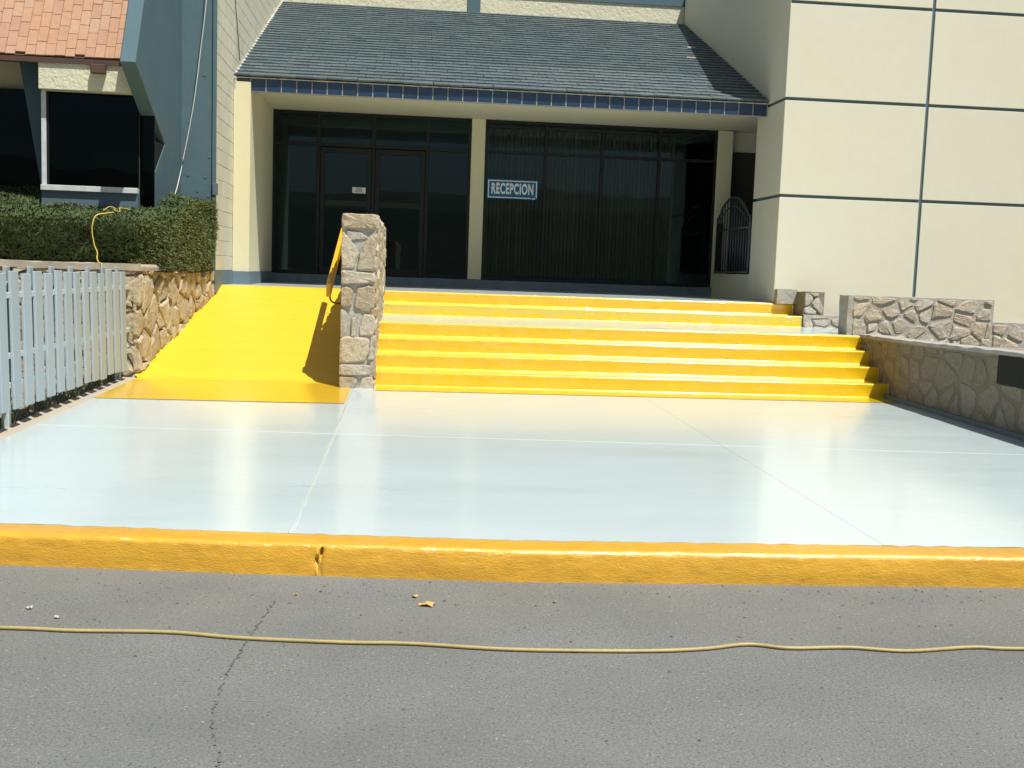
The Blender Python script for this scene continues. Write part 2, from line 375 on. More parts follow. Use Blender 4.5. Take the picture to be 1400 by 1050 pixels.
# ================================================================== GROUND
z_at = lambda x, y: 0.150+max(0.0, min(1.0, (y-5.4)/(11.9-5.4)))*0.090      # the forecourt rises gently to the stairs
ground = structure(obj('ground', [(-300, -300, -0.02), (300, -300, -0.02), (300, 300, -0.02), (-300, 300, -0.02)], [(0, 1, 2, 3)], M['ground']))
road = structure(obj('road', [(-60, -14, 0), (60, -14, 0), (60, 5.9, 0), (-60, 5.9, 0)], [(0, 1, 2, 3)], M['asphalt']))
# far hills across the road, the dark shapes mirrored in the reception glass
hv = []; hf = []
nx_ = 90
for i in range(nx_+1):
    x = -260+i*520/nx_
    top = 13.0+5.5*mnoise.noise(Vector((x*0.02, 3.1, 0)))+1.6*mnoise.noise(Vector((x*0.16, 1.1, 0)))+0.8*mnoise.noise(Vector((x*0.6, 2.1, 0)))
    hv += [(x, -96, -0.1), (x, -112, top*0.75), (x, -125, top), (x, -170, top*0.6), (x, -210, -0.1)]
for i in range(nx_):
    for j in range(4): hf.append((i*5+j, i*5+j+1, (i+1)*5+j+1, (i+1)*5+j))
structure(obj('hills', hv, hf, M['hill']))

# kerb ---------------------------------------------------------------
def kerb_y(x):
    return float(np.interp(x, [-6, -1.95, -0.9, -0.1, 0.53, 3.15, 8], [5.80, 5.425, 5.315, 5.245, 5.195, 5.165, 5.15]))
KX0, KX1 = -6.0, 8.0
prof = [(0.0, -0.03), (0.0, 0.02), (-0.002, 0.05), (0.0, 0.08), (0.003, 0.108), (0.005, 0.130), (0.008, 0.142), (0.015, 0.151), (0.026, 0.156), (0.042, 0.158), (0.08, 0.160), (0.13, 0.161), (0.18, 0.160), (0.205, 0.158), (0.21, 0.10)]
xs = list(np.arange(KX0, KX1, 0.022)); cracks = [-0.40]
xs = sorted(xs+[c+d for c in cracks for d in np.arange(-0.02, 0.021, 0.004)])
kv = []; kf = []; npf = len(prof)
for x in xs:
    for dy, z in prof:
        p = Vector((x*3.2, dy*9, z*9)); q = Vector((x*13, dy*30+5, z*26)); s = Vector((x*0.8, 7, z*2))
        d = 0.004*mnoise.noise(p)+0.0035*mnoise.noise(q)+0.006*mnoise.noise(s)+0.0025*mnoise.noise(q*2.3)
        if z > 0.15: d *= 0.35
        yy = kerb_y(x)+dy+d-(0.012*max(0, mnoise.noise(Vector((x*17, 2, 2)))+0.15) if z < 0.01 else 0); zz = z+0.004*mnoise.noise(q+Vector((9, 0, 0)))
        for ic, c in enumerate(cracks):
            cc = c+0.035*mnoise.noise(Vector((z*22, c, 0)))
            w = max(0, 1-abs(x-cc)/0.011)
            if dy < 0.03 and z < 0.14 and ic == 0: yy += 0.05*w*(0.5+mnoise.noise(Vector((z*40, 3, c))))
            elif ic == 9 and dy < 0.02 and z < 0.12: yy += 0.012*w*max(0, mnoise.noise(Vector((z*30, 5, c)))+0.2)
        kv.append((x, yy, zz))
for i in range(len(xs)-1):
    for j in range(npf-1): kf.append((i*npf+j, (i+1)*npf+j, (i+1)*npf+j+1, i*npf+j+1))
kerb = structure(obj('kerb', kv, kf, M['yellow_kerb'], smooth=True))

# forecourt: painted concrete panels on a base ------------------------
JX = [-2.87, -0.553, 2.5, 5.41]
def joint_y(x): return 8.75-0.10*(x+2.87)/1.0*0.62
fore = structure(link('forecourt', None, None, (1.2, 8.6, 0.15)))
zb = lambda x, y: z_at(x, y)-0.004
box_ = prism_z('panel_bed', [(-2.87, 5.74), (-1.9, 5.60), (-0.5, 5.44), (0.6, 5.36), (5.41, 5.34), (5.41, 12.0), (-2.87, 12.0)], 0.0, zb, M['slab_joint'], fore)
for c in range(3):
    x0, x1 = JX[c], JX[c+1]; g = 0.0018
    xa = x0+(g if c else 0); xb = x1-(g if c < 2 else 0)
    nxs = np.linspace(xa, xb, 9)
    for r_ in range(2):
        lo = [(x, kerb_y(x)+0.205) for x in nxs] if r_ == 0 else [(x, joint_y(x)+g) for x in nxs]
        hi = [(x, joint_y(x)-g) for x in nxs] if r_ == 0 else [(x, 12.0) for x in nxs]
        V = []; Fc = []; NY = 10
        for (xl, yl), (_, yh) in zip(lo, hi):
            for k in range(NY+1):
                y = yl+(yh-yl)*k/NY
                V.append((xl, y, z_at(xl, y)))
        for i in range(8):
            for k in range(NY): Fc.append((i*(NY+1)+k, (i+1)*(NY+1)+k, (i+1)*(NY+1)+k+1, i*(NY+1)+k+1))
        # skirt
        b = len(V)
        edge_ids = [i*(NY+1) for i in range(9)]+[8*(NY+1)+k for k in range(1, NY+1)]+[i*(NY+1)+NY for i in range(7, -1, -1)]+[k for k in range(NY-1, 0, -1)]
        for e in edge_ids: V.append((V[e][0], V[e][1], V[e][2]-0.004))
        ne = len(edge_ids)
        for i in range(ne): Fc.append((edge_ids[i], b+i, b+(i+1) % ne, edge_ids[(i+1) % ne]))
        obj('concrete_panel', V, Fc, M['slab'], fore, smooth=False)
# raised bead of paint along the joint left of the stone wall and across
def bead(pts, w, m, parent, hgt=0.004, seed=0):
    V = []; Fc = []
    P = smooth_path([(p[0], p[1], 0) for p in pts], 14); rr = random.Random(seed)
    for i, p in enumerate(P):
        d = (P[min(i+1, len(P)-1)]-P[max(i-1, 0)]).normalized(); s = Vector((-d.y, d.x, 0))
        ww = w*(0.6+0.7*rr.random()); off = w*0.5*mnoise.noise(Vector((p.x*3, p.y*3, seed)))
        for a, hz in ((-1, 0.0005), (-0.4, hgt), (0.4, hgt), (1, 0.0005)):
            q = p+s*(a*ww+off); V.append((q.x, q.y, z_at(q.x, q.y)+hz))
    for i in range(len(P)-1):
        for j in range(3): Fc.append((i*4+j, (i+1)*4+j, (i+1)*4+j+1, i*4+j+1))
    return obj('joint_bead', V, Fc, m, parent, smooth=True)
bead([(-0.553, 11.5), (-0.55, 9.5), (-0.555, 7.2), (-0.57, 5.5)], 0.010, M['slab'], fore, 0.006, 1)
bead([(-2.85, joint_y(-2.85)), (0, joint_y(0)), (2.5, joint_y(2.5)), (5.3, joint_y(5.3))], 0.006, M['slab'], fore, 0.0022, 2)

# planting bed, soil and planter fill
structure(obj('planting_bed', [(-9, 5.6, 0.14), (-2.98, 5.6, 0.14), (-2.98, 12.2, 0.205), (-9, 12.2, 0.205)], [(0, 1, 2, 3)], M['soil']))
prism_z('edging_strip', [(-3.06, 5.5), (-2.872, 5.5), (-2.872, 12.12), (-3.06, 12.12)], 0.0, lambda x, y: z_at(x, y)-0.004, M['edging'], fore)
structure(obj('planter_soil', [(-12, 12.5, 1.36), (-2.75, 12.5, 1.36), (-2.6, 14.8, 1.36), (-2.6, 16, 1.36), (-12, 16, 1.36)], [(0, 1, 2, 3, 4)], M['soil']))
structure(obj('upper_soil', [(5.5, 5.2, 0.72), (30, 5.2, 0.72), (30, 15.51, 0.80), (5.5, 15.51, 0.80)], [(0, 1, 2, 3)], M['soil']))

# ================================================================== STAIRS, LANDING, PORCH, RAMP
stairs = thing('staircase', 'broad glossy yellow painted concrete staircase with pale landing below the reception', 'stairs', (2.5, 12.0, 0.24))
RH = 0.158; Z0 = 0.24
fronts = [11.83, 12.22, 12.62, 13.02, 15.06, 15.44]
SX0, SX1 = -0.350, 5.345
def step(k):
    y0 = fronts[k]; y1 = (fronts+[15.9])[k+1]+0.10 if k != 3 else 15.2
    if k == 5: y1 = 15.487
    zt = Z0+RH*(k+1); zb_ = 0.02
    x1 = [5.40, 5.45, 5.51, 5.545, 5.53, 5.53][k]
    R = 0.020
    fr_ = 0.014
    pr = [(y0-0.03, zb_), (y0-fr_, zt-RH)]+[(y0-fr_+fr_*math.sin(a), zt-RH+fr_*(1-math.cos(a))) for a in np.linspace(0.25, math.pi/2, 5)]+[(y0, zt-R*2)]
    pr += [(y0-0.006+R*(1-math.cos(a)), zt-R+R*math.sin(a)) for a in np.linspace(0, math.pi/2, 6)]
    pr += [(y0+0.12, zt-0.002), (y1, zt), (y1, zb_)]
    xs_ = np.linspace(SX0, x1, 320); V = []; Fc = []; n = len(pr)
    for x in xs_:
        for j, (y, z) in enumerate(pr):
            w = mnoise.noise(Vector((x*2.1, k*7.3, 0)))*0.006+mnoise.noise(Vector((x*9, k*3.3, j*0.3)))*0.0028
            wz = 0.0011*mnoise.noise(Vector((x*34, k*3.1, j*0.5)))+mnoise.noise(Vector((x*1.7, k*5.1+40, 0)))*0.005+mnoise.noise(Vector((x*11, k*5.1+20, j*0.2)))*0.0018
            V.append((x, y+(w if 0 < j < n-2 else 0), z+(wz if 7 < j < n-1 else 0)))
    for i in range(len(xs_)-1):
        for j in range(n-1): Fc.append((i*n+j, (i+1)*n+j, (i+1)*n+j+1, i*n+j+1))
    Fc.append(tuple(range(n-1, -1, -1))); Fc.append(tuple(range((len(xs_)-1)*n, len(xs_)*n)))
    o = obj('step', V, Fc, M['yellow_gloss'], stairs, smooth=True)
    o.data.polygons[-1].use_smooth = o.data.polygons[-2].use_smooth = False
for k in range(6): step(k)
zl = Z0+4*RH
prism_z('landing', [(SX0, 13.075), (5.53, 13.075), (6.3, 13.6), (6.3, 15.03), (5.53, 15.03), (5.53, 15.055), (SX0, 15.055)], zl-0.05, zl+0.006, M['slab'], stairs)
# band of yellow paint on the forecourt against the lowest riser
V = []; Fc = []
for i, x in enumerate(np.linspace(SX0+0.02, 5.38, 60)):
    y = 11.40+0.012*mnoise.noise(Vector((x*4, 0, 0)))
    V += [(x, y, z_at(x, y)+0.004), (x, 11.82, z_at(x, 11.82)+0.005)]
for i in range(59): Fc.append((2*i, 2*i+2, 2*i+3, 2*i+1))
obj('painted_band', V, Fc, M['yellow_gloss'], stairs)

XL, XR = -2.547, 5.245
PZ = Z0+6*RH                                            # porch level 1.188
porch = structure(prism_z('porch_floor', [(-2.56, 15.33), (-0.70, 15.33), (-0.70, 15.475), (XR, 15.475), (XR, 19.0), (-2.56, 19.0)], 0.9, lambda x, y: PZ+0.007+(y-15.6)*0.004, M['porch']))

ramp = thing('ramp', 'bright yellow painted wheelchair ramp between stone planter wall and stone divider', 'ramp', (-1.7, 12.0, 0.24))
def wall_x(y): return -2.885+(y-12.08)*(0.305/2.70)          # face of the planter wall
V = []; Fc = []
ys = [11.86, 11.95, 12.0, 12.06, 12.1, 12.3]+list(np.arange(12.7, 15.2, 0.4))+[15.22, 15.35]
NXR = 12
def ramp_z(y):
    if y < 11.9: return z_at(0, y)+0.005
    t = (y-12.0)/(15.25-12.0)
    return 0.245+max(0.0, min(1.0, t))*(PZ+0.012-0.245)
for y in ys:
    xl = -2.868 if y < 12.05 else wall_x(y)-0.02
    xr = -0.68
    for i in range(NXR+1):
        x = xl+(xr-xl)*i/NXR
        V.append((x, y, ramp_z(y)+0.004*mnoise.noise(Vector((x*1.2, y*1.2, 4)))*(1 if y > 12 else 0)))
for j in range(len(ys)-1):
    for i in range(NXR): Fc.append((j*(NXR+1)+i, j*(NXR+1)+i+1, (j+1)*(NXR+1)+i+1, (j+1)*(NXR+1)+i))
obj('ramp_surface', V, Fc, M['yellow_ramp'], ramp, smooth=True)
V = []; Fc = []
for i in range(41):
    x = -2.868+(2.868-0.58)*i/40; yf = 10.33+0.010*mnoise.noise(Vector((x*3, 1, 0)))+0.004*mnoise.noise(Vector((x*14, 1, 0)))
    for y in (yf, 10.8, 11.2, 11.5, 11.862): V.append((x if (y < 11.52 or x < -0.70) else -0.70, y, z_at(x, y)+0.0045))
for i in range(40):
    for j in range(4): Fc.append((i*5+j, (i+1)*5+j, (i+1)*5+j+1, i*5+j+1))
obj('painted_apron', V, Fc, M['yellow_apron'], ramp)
prism_x('ramp_body', [(12.0, 0.1), (15.3, 0.1), (15.3, PZ-0.01), (12.0, 0.225)], -2.55, -0.69, M['mortar'], ramp)

# ================================================================== STONE WALLS
# divider between ramp and stairs
div = thing('divider_wall', 'free standing grey and tan rubble stone wall between ramp and stairs', 'stone wall', (-0.53, 11.55, 0.22))
DX0, DX1, DY0, DY1, DZ = -0.705, -0.350, 11.55, 15.45, 2.05
V = []; Fc = []
gx, gy, gz = 5, 40, 22
def lump(o, amt, sc, seed=0):
    for vtx in o.data.vertices:
        p = o.data.vertices[vtx.index].co
        q = Vector((p.x*sc+seed, p.y*sc, p.z*sc)); vtx.co = p+mnoise.noise_vector(q)*amt
def gridbox(name, b, nx, ny, nz, m, parent, amt=0.008, sc=9, seed=0):
    bm = bmesh.new(); vs = {}
    L = wloc(parent)
    def gv(i, j, k):
        if (i, j, k) not in vs:
            vs[(i, j, k)] = bm.verts.new(Vector((b[0]+(b[1]-b[0])*i/nx, b[2]+(b[3]-b[2])*j/ny, b[4]+(b[5]-b[4])*k/nz))-L)
        return vs[(i, j, k)]
    for i in range(nx):
        for j in range(ny):
            bm.faces.new([gv(i, j, 0), gv(i, j+1, 0), gv(i+1, j+1, 0), gv(i+1, j, 0)])
            bm.faces.new([gv(i, j, nz), gv(i+1, j, nz), gv(i+1, j+1, nz), gv(i, j+1, nz)])
    for i in range(nx):
        for k in range(nz):
            bm.faces.new([gv(i, 0, k), gv(i+1, 0, k), gv(i+1, 0, k+1), gv(i, 0, k+1)])
            bm.faces.new([gv(i, ny, k), gv(i, ny, k+1), gv(i+1, ny, k+1), gv(i+1, ny, k)])
    for j in range(ny):
        for k in range(nz):
            bm.faces.new([gv(0, j, k), gv(0, j, k+1), gv(0, j+1, k+1), gv(0, j+1, k)])
            bm.faces.new([gv(nx, j, k), gv(nx, j+1, k), gv(nx, j+1, k+1), gv(nx, j, k+1)])
    me = bpy.data.meshes.new(name); bm.to_mesh(me); bm.free(); me.materials.append(m)
    o = link(name, me, parent, L); lump(o, amt, sc, seed); return o
gridbox('wall_core', (DX0+0.012, DX1-0.012, DY0+0.014, DY1, 0.15, DZ-0.012), 4, 34, 18, M['mortar'], div, 0.016, 7)
# front face: hand placed courses, as in the photograph (u = 0..0.355 across, v = height above the forecourt)
W_ = DX1-DX0
fr = [[(0.0, 1.66), (0.30, 1.66), (0.345, 1.70), (0.345, 1.81), (0.0, 1.82)],
      [(0.0, 1.24), (0.13, 1.25), (0.165, 1.40), (0.10, 1.52), (0.03, 1.61), (0.0, 1.60)],
      [(0.17, 1.21), (0.33, 1.22), (0.35, 1.52), (0.29, 1.60), (0.20, 1.42)],
      [(0.08, 1.53), (0.25, 1.56), (0.20, 1.62), (0.06, 1.63)],
      [(0.01, 1.06), (0.20, 1.07), (0.345, 1.09), (0.34, 1.18), (0.16, 1.19), (0.02, 1.20)],
      [(0.15, 0.80), (0.28, 0.76), (0.345, 0.82), (0.345, 1.02), (0.26, 1.04), (0.17, 1.01)],
      [(0.0, 0.82), (0.10, 0.82), (0.13, 0.98), (0.06, 1.03), (0.0, 1.01)],
      [(0.0, 0.49), (0.05, 0.48), (0.075, 0.60), (0.06, 0.76), (0.0, 0.78)],
      [(0.20, 0.50), (0.34, 0.51), (0.345, 0.72), (0.24, 0.73), (0.21, 0.62)],
      [(0.115, 0.49), (0.155, 0.49), (0.16, 0.69), (0.12, 0.69)],
      [(-0.01, 1.14-0.90), (0.06, 0.20), (0.24, 0.22), (0.30, 0.34), (0.275, 0.47), (0.0, 0.475)],
      [(0.29, 0.23), (0.35, 0.25), (0.35, 0.46), (0.31, 0.44)],
      [(0.02, 0.06), (0.30, 0.07), (0.31, 0.17), (0.02, 0.18)],
      [(-0.01, -0.12), (0.13, -0.13), (0.18, 0.0), (0.15, 0.035), (0.0, 0.04)],
      [(0.20, -0.10), (0.35, -0.11), (0.35, 0.04), (0.24, 0.045)]]
rr = random.Random(5)
SQ = 1.0
for p in fr:
    q = []
    for (uu, vv) in p:
        uu = 0.178+(uu-0.178)*1.03
        q.append((DX0+min(max(uu, 0.0), W_-0.003), 0.18+(vv+0.14)/1.96*(DZ-0.18)))
    if area(q) < 0: q = q[::-1]
    cx = sum(a for a, _ in q)/len(q); cy = sum(b for _, b in q)/len(q)
    q = [(min(max(cx+(a-cx)*1.10, DX0), DX1-0.003), cy+(b-cy)*1.07) for a, b in q]
    ring = []
    for a_, b_ in zip(q, q[1:]+q[:1]):
        for t in (0.10, 0.5, 0.90): ring.append((a_[0]+(b_[0]-a_[0])*t+rr.uniform(-1, 1)*0.007, a_[1]+(b_[1]-a_[1])*t+rr.uniform(-1, 1)*0.005))
    nn = len(ring); hh = rr.uniform(0.014, 0.034); V = []
    for lv, (s, d) in enumerate(((1.0, -0.03), (0.985, 0.6), (0.86, 1.0))):
        for (a, b) in ring:
            V.append((cx+(a-cx)*s, DY0+0.012-(0.03*-1 if lv == 0 else 0)*1-(hh*d*rr.uniform(0.78, 1.2) if lv else 0), cy+(b-cy)*s))
    V.append((cx, DY0+0.012-hh*rr.uniform(0.8, 1.15), cy))
    Fc = []
    for a_ in range(nn):
        b_ = (a_+1) % nn
        Fc += [(a_, b_, nn+b_, nn+a_), (nn+a_, nn+b_, 2*nn+b_, 2*nn+a_), (2*nn+a_, 2*nn+b_, 3*nn)]
    obj('stone', V, Fc, M['stone_tan'], div, loc=(cx, DY0, cy))
# right face (towards the stairs), left face (towards the ramp), top
stones(div, (DX1-0.008, DY0, 0), (0, 1, 0), (0, 0, 1), [(0.0, 0.24), (3.9, 1.15), (3.9, DZ), (0.0, DZ)], 0.25, 0.16, 0.012, 0.026, 11, M['stone_tan'])
stones(div, (DX0+0.008, DY1, 0), (0, -1, 0), (0, 0, 1), [(0.0, 1.2), (3.9, 0.2), (3.9, DZ), (0.0, DZ)], 0.32, 0.22, 0.022, 0.018, 12, M['stone_tan'])
stones(div, (DX0, DY0, DZ-0.010), (1, 0, 0), (0, 1, 0), [(0, 0), (W_, 0), (W_, 3.9), (0, 3.9)], 0.22, 0.30, 0.02, 0.012, 13, M['stone_tan'])

# hand rail on the ramp side of the divider
hr = thing('handrail', 'flat yellow handrail fixed along the ramp side of the stone divider', 'handrail', (-0.86, 11.9, 1.0))
sl_ = (PZ-0.245)/3.25
def slopebox(name, x0, x1, y0, y1, zc0, t, m, parent):
    a = zc0; b = zc0+(y1-y0)*sl_
    return obj(name, [(x0, y0, a), (x1, y0, a), (x1, y1, b), (x0, y1, b), (x0, y0, a+t), (x1, y0, a+t), (x1, y1, b+t), (x0, y1, b+t)], BF, m, parent)
rl = slopebox('rail', -0.885, -0.835, 11.92, 14.25, 1.17, 0.145, M['rail_yellow'], hr)
bevel_mesh(rl.data, 0.008)
for yb in (12.1, 13.9):
    zz = 1.18+(yb-11.92)*sl_
    tube('bracket', [(-0.70, yb, zz-0.13), (-0.80, yb, zz-0.13), (-0.853, yb, zz-0.09), (-0.855, yb, zz+0.005)], 0.010, M['rail_dark'], hr, k=4)
    box('bracket_plate', (-0.725, -0.697, yb-0.04, yb+0.04, zz-0.18, zz-0.08), M['rail_dark'], hr, 0.004)

# planter wall left of the ramp
plw = thing('planter_wall', 'tan rubble stone planter wall under the hedge beside the yellow ramp', 'stone wall', (-3.0, 12.4, 0.2))
A_ = (-2.885, 12.08); B_ = (-2.58, 14.78)
prism_z('wall_core', [(-9, 12.11), (A_[0]-0.015, 12.11), (B_[0]-0.015, B_[1]), (B_[0]-0.35, B_[1]), (-3.3, 12.7), (-9, 12.7)], 0.0, 1.39, M['mortar_dark'], plw)
uL = Vector((B_[0]-A_[0], B_[1]-A_[1], 0)); LL = uL.length
rzl = lambda t: ramp_z(12.08+2.70*t)
side_poly = [(0.0, 0.27), (LL, rzl(1.0)-0.02), (LL, 1.385), (0, 1.385)]
stones(plw, (A_[0]-0.018, A_[1], 0), uL, (0, 0, 1), side_poly, 0.20, 0.30, 0.010, 0.05, 21, M['stone_gold'], jit=0.40, lumpy=0.5, angular=True)
stones(plw, (-6.0, 12.115, 0), (1, 0, 0), (0, 0, 1), [(0, 0.2), (3.1, 0.2), (3.1, 1.385), (0, 1.385)], 0.27, 0.24, 0.014, 0.035, 22, M['stone_gold'], jit=0.4, lumpy=0.5, angular=True)
cp = gridbox('wall_cap', (-9, -2.875, 12.065, 12.55, 1.375, 1.445), 80, 4, 2, M['edging'], plw, 0.014, 6, 3)
def cap_side():
    V = []; Fc = []
    n = 22
    for i in range(n+1):
        t = 0.02+0.66*i/n; x = A_[0]+(B_[0]-A_[0])*t; y = A_[1]+(B_[1]-A_[1])*t
        for dx, z in ((0.015, 1.378), (0.018, 1.42), (0.0, 1.447), (-0.35, 1.450)):
            w = mnoise.noise(Vector((t*14, z*9, 1)))*0.016; V.append((x+dx+w, y, z+w*0.6))
    for i in range(n):
        for j in range(3): Fc.append((i*4+j, (i+1)*4+j, (i+1)*4+j+1, i*4+j+1))
    Fc.append((0, 1, 2, 3)); Fc.append((n*4+3, n*4+2, n*4+1, n*4))
    obj('wall_cap', V, Fc, M['edging'], plw)
cap_side()

# retaining wall right of the forecourt
rw = thing('retaining_wall', 'low shaded brown stone retaining wall along the right edge of the forecourt', 'stone wall', (5.4, 9.5, 0.2))
RWX = 5.345
def rwx(y): return RWX+max(0.0, y-11.5)*0.125
def rw_top(y): return float(np.interp(y, [5, 9, 12.5, 13.6], [0.985, 0.955, 0.90, 0.885]))
V = []; Fc = []; yy_ = np.arange(5.3, 13.65, 0.06)
for y in yy_:
    w = 0.010*mnoise.noise(Vector((y*5, 0, 3))); t = rw_top(y)
    ov = 0.012*mnoise.noise(Vector((y*4, 8, 3)))
    X_ = rwx(y)
    V += [(X_+0.012, y, 0.02), (X_+0.012, y, t-0.06), (X_-0.012+ov, y, t-0.035), (X_+ov, y, t+w), (X_+0.26+ov, y, t+w*0.5+0.004), (X_+0.27, y, 0.4)]
for i in range(len(yy_)-1):
    for j in (0, 1, 4): Fc.append((i*6+j, i*6+j+1, (i+1)*6+j+1, (i+1)*6+j))
obj('lit_wall_top', V, [(i*6+j, i*6+j+1, (i+1)*6+j+1, (i+1)*6+j) for i in range(len(yy_)-1) for j in (2, 3)], M['mortar'], rw)  # wall top in paler mortar, its sunlit brightness put into the colour
Fc.append((0, 5, 4, 3, 2, 1)); nb = (len(yy_)-1)*6; Fc.append(tuple(nb+q for q in range(6)))
obj('wall_core', V, Fc, M['mortar_dark'], rw)
uB = Vector((RWX-rwx(13.4), 11.5-13.4, 0)); LB = uB.length
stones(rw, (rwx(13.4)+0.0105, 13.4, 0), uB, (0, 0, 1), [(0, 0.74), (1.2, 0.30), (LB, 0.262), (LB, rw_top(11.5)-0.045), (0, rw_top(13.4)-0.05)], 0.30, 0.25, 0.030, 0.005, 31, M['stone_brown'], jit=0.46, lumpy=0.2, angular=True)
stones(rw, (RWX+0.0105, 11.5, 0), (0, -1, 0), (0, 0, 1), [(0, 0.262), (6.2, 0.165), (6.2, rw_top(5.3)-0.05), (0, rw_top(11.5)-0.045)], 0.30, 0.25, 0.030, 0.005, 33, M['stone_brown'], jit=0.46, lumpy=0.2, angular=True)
# lower plastered foot of that wall
prism_z('wall_foot', [(RWX-0.012, 5.4), (RWX+0.02, 5.4), (RWX+0.02, 11.8), (RWX-0.012, 11.8)], 0.1, lambda x, y: z_at(x, y)+0.05, M['plinth'], rw)
pn = thing('wall_panel', 'black rectangular panel with rounded corners set in the stone retaining wall', 'panel', (RWX, 9.2, 0.62))
box('panel_face', (RWX-0.022, RWX+0.06, 8.35, 9.47, 0.645, 0.915), M['black_panel'], pn, 0.018, 3)

# upper planter wall, sunlit
up = thing('upper_planter_wall', 'sunlit grey mortared rubble wall standing in front of the panelled building', 'stone wall', (6.2, 13.0, 0.7))
UY = 13.13
gridbox('wall_core', (5.395, 7.28, UY, UY+0.28, 0.55, 1.365), 22, 4, 10, M['mortar'], up, 0.010, 6)
gridbox('low_core', (7.28, 12.0, UY+0.005, UY+0.30, 0.55, 1.085), 30, 4, 6, M['mortar'], up, 0.010, 6)
stones(up, (5.42, UY-0.002, 0), (1, 0, 0), (0, 0, 1), [(0.04, 0.6), (1.84, 0.6), (1.84, 1.355), (0.04, 1.355)], 0.21, 0.18, 0.030, 0.022, 41, M['stone_pink'], jit=0.47, lumpy=0.7, angular=True)
stones(up, (7.29, UY+0.003, 0), (1, 0, 0), (0, 0, 1), [(0.0, 0.6), (3.2, 0.6), (3.2, 1.065), (0.0, 1.065)], 0.23, 0.185, 0.030, 0.022, 42, M['stone_pink'], jit=0.47, lumpy=0.7, angular=True)
# low ledge wall behind the landing and the squat pedestal at the stair head
lw = thing('ledge_wall', 'low tan stone ledge wall behind the right end of the landing', 'stone wall', (5.8, 15.0, 0.85))
gridbox('wall_core', (5.54, 7.6, 15.02, 15.3, 0.6, 1.055), 20, 3, 5, M['mortar'], lw, 0.010, 7)
stones(lw, (5.545, 15.018, 0), (1, 0, 0), (0, 0, 1), [(0, 0.80), (1.6, 0.80), (1.6, 1.045), (0, 1.045)], 0.22, 0.14, 0.014, 0.028, 51, M['stone_pink'], jit=0.4, lumpy=0.5, angular=True)
pd = thing('stone_pedestal', 'squat square stone block with whitewashed patch at the head of the stairs', 'stone block', (5.6, 15.1, 1.05))
gridbox('block_core', (5.54, 5.83, 15.05, 15.485, 1.03, 1.372), 5, 9, 5, M['mortar_dark'], pd, 0.010, 8)
stones(pd, (5.525, 15.048, 0), (1, 0, 0), (0, 0, 1), [(0.02, 1.06), (0.30, 1.06), (0.30, 1.36), (0.02, 1.36)], 0.19, 0.17, 0.02, 0.022, 52, M['stone_pink'], jit=0.3, lumpy=0.4)
gridbox('side_block', (5.255, 5.545, 15.37, 15.486, 1.19, 1.395), 2, 6, 3, M['mortar'], pd, 0.010, 9)

# ================================================================== RECEPTION BUILDING
rb = thing('reception_building', 'cream reception building with recessed dark glass front under blue tiled roof', 'building', (1.4, 18.9, PZ))
GY = 18.85
# left block wall: core and single blocks
prism_z('block_wall_core', [(XL-0.3, 15.21), (XL-0.035, 15.21), (XL-0.035, 14.81), (XL-0.012, 14.81), (XL-0.012, 22.3), (XL-0.3, 22.3)], 0.9, 9.0, M['block_core'], rb)
bl_mesh = boxmesh('block', 0.03, 0.396, 0.196, M['block'], 0.004)
roof_z = lambda y: 4.13+(y-16.2)*(6.45-4.13)/5.6
nblk = 0; rest = []
for c in range(29):
    z = 1.39+0.1+c*0.2
    for i in range(20):
        y = 14.81+0.198+i*0.4-(0.2 if c % 2 else 0)
        if y < 14.9 and c % 2: y = 14.91
        if y > 22.2: continue
        if y > 16.25 and z+0.1 < roof_z(max(y-0.2, 16.2))-0.05: continue
        if z > 5.3+0.27*(y-14.8): continue
        half = (c % 2 and abs(y-14.91) < 0.01)
        if nblk < 300:
            o = link('block', bl_mesh, rb, (XL-0.015+random.uniform(-0.0015, 0.0015), y, z))
            if half: o.scale = (1, 0.5, 1)
            nblk += 1
        else: rest.append((y, z))
if rest:
    V = []; Fc = []
    for y, z in rest:
        b = len(V); V += bverts(XL-0.03, XL, y-0.198, y+0.198, z-0.098, z+0.098); Fc += [tuple(b+q for q in f) for f in BF]
    stuff(obj('block', V, Fc, M['block'], rb))
box('block_base', (XL-0.02, XL+0.012, 14.80, 16.20, 1.1, 1.385), M['plinth'], rb)
# smooth pier at the left of the recess
box('pier', (XL+0.004, -2.31, 16.20, 18.80, 1.385, 4.06), M['cream'], rb)
box('pier_base', (XL+0.0, -2.298, 16.188, 18.78, 1.15, 1.384), M['plinth'], rb, 0.004)
# corner trim on the end of the block wall
box('corner_trim', (XL-0.04, XL+0.006, 14.770, 14.797, 1.25, 9.0), M['teal'], rb)
# pilasters, sill and soffit
box('pilaster', (0.985, 1.215, GY-0.03, GY+0.15, 1.36, 4.058), M['cream'], rb, 0.004)
box('pilaster', (5.235, 5.50, GY-0.02, GY+0.18, 1.20, 4.058), M['cream'], rb, 0.004)
box('door_sill', (-2.31, 5.235, GY-0.06, GY+0.20, 1.10, 1.355), M['plinth'], rb, 0.006)
box('soffit', (XL+0.02, XR-0.004, 16.27, GY+0.2, 4.06, 4.12), M['cream'], rb)
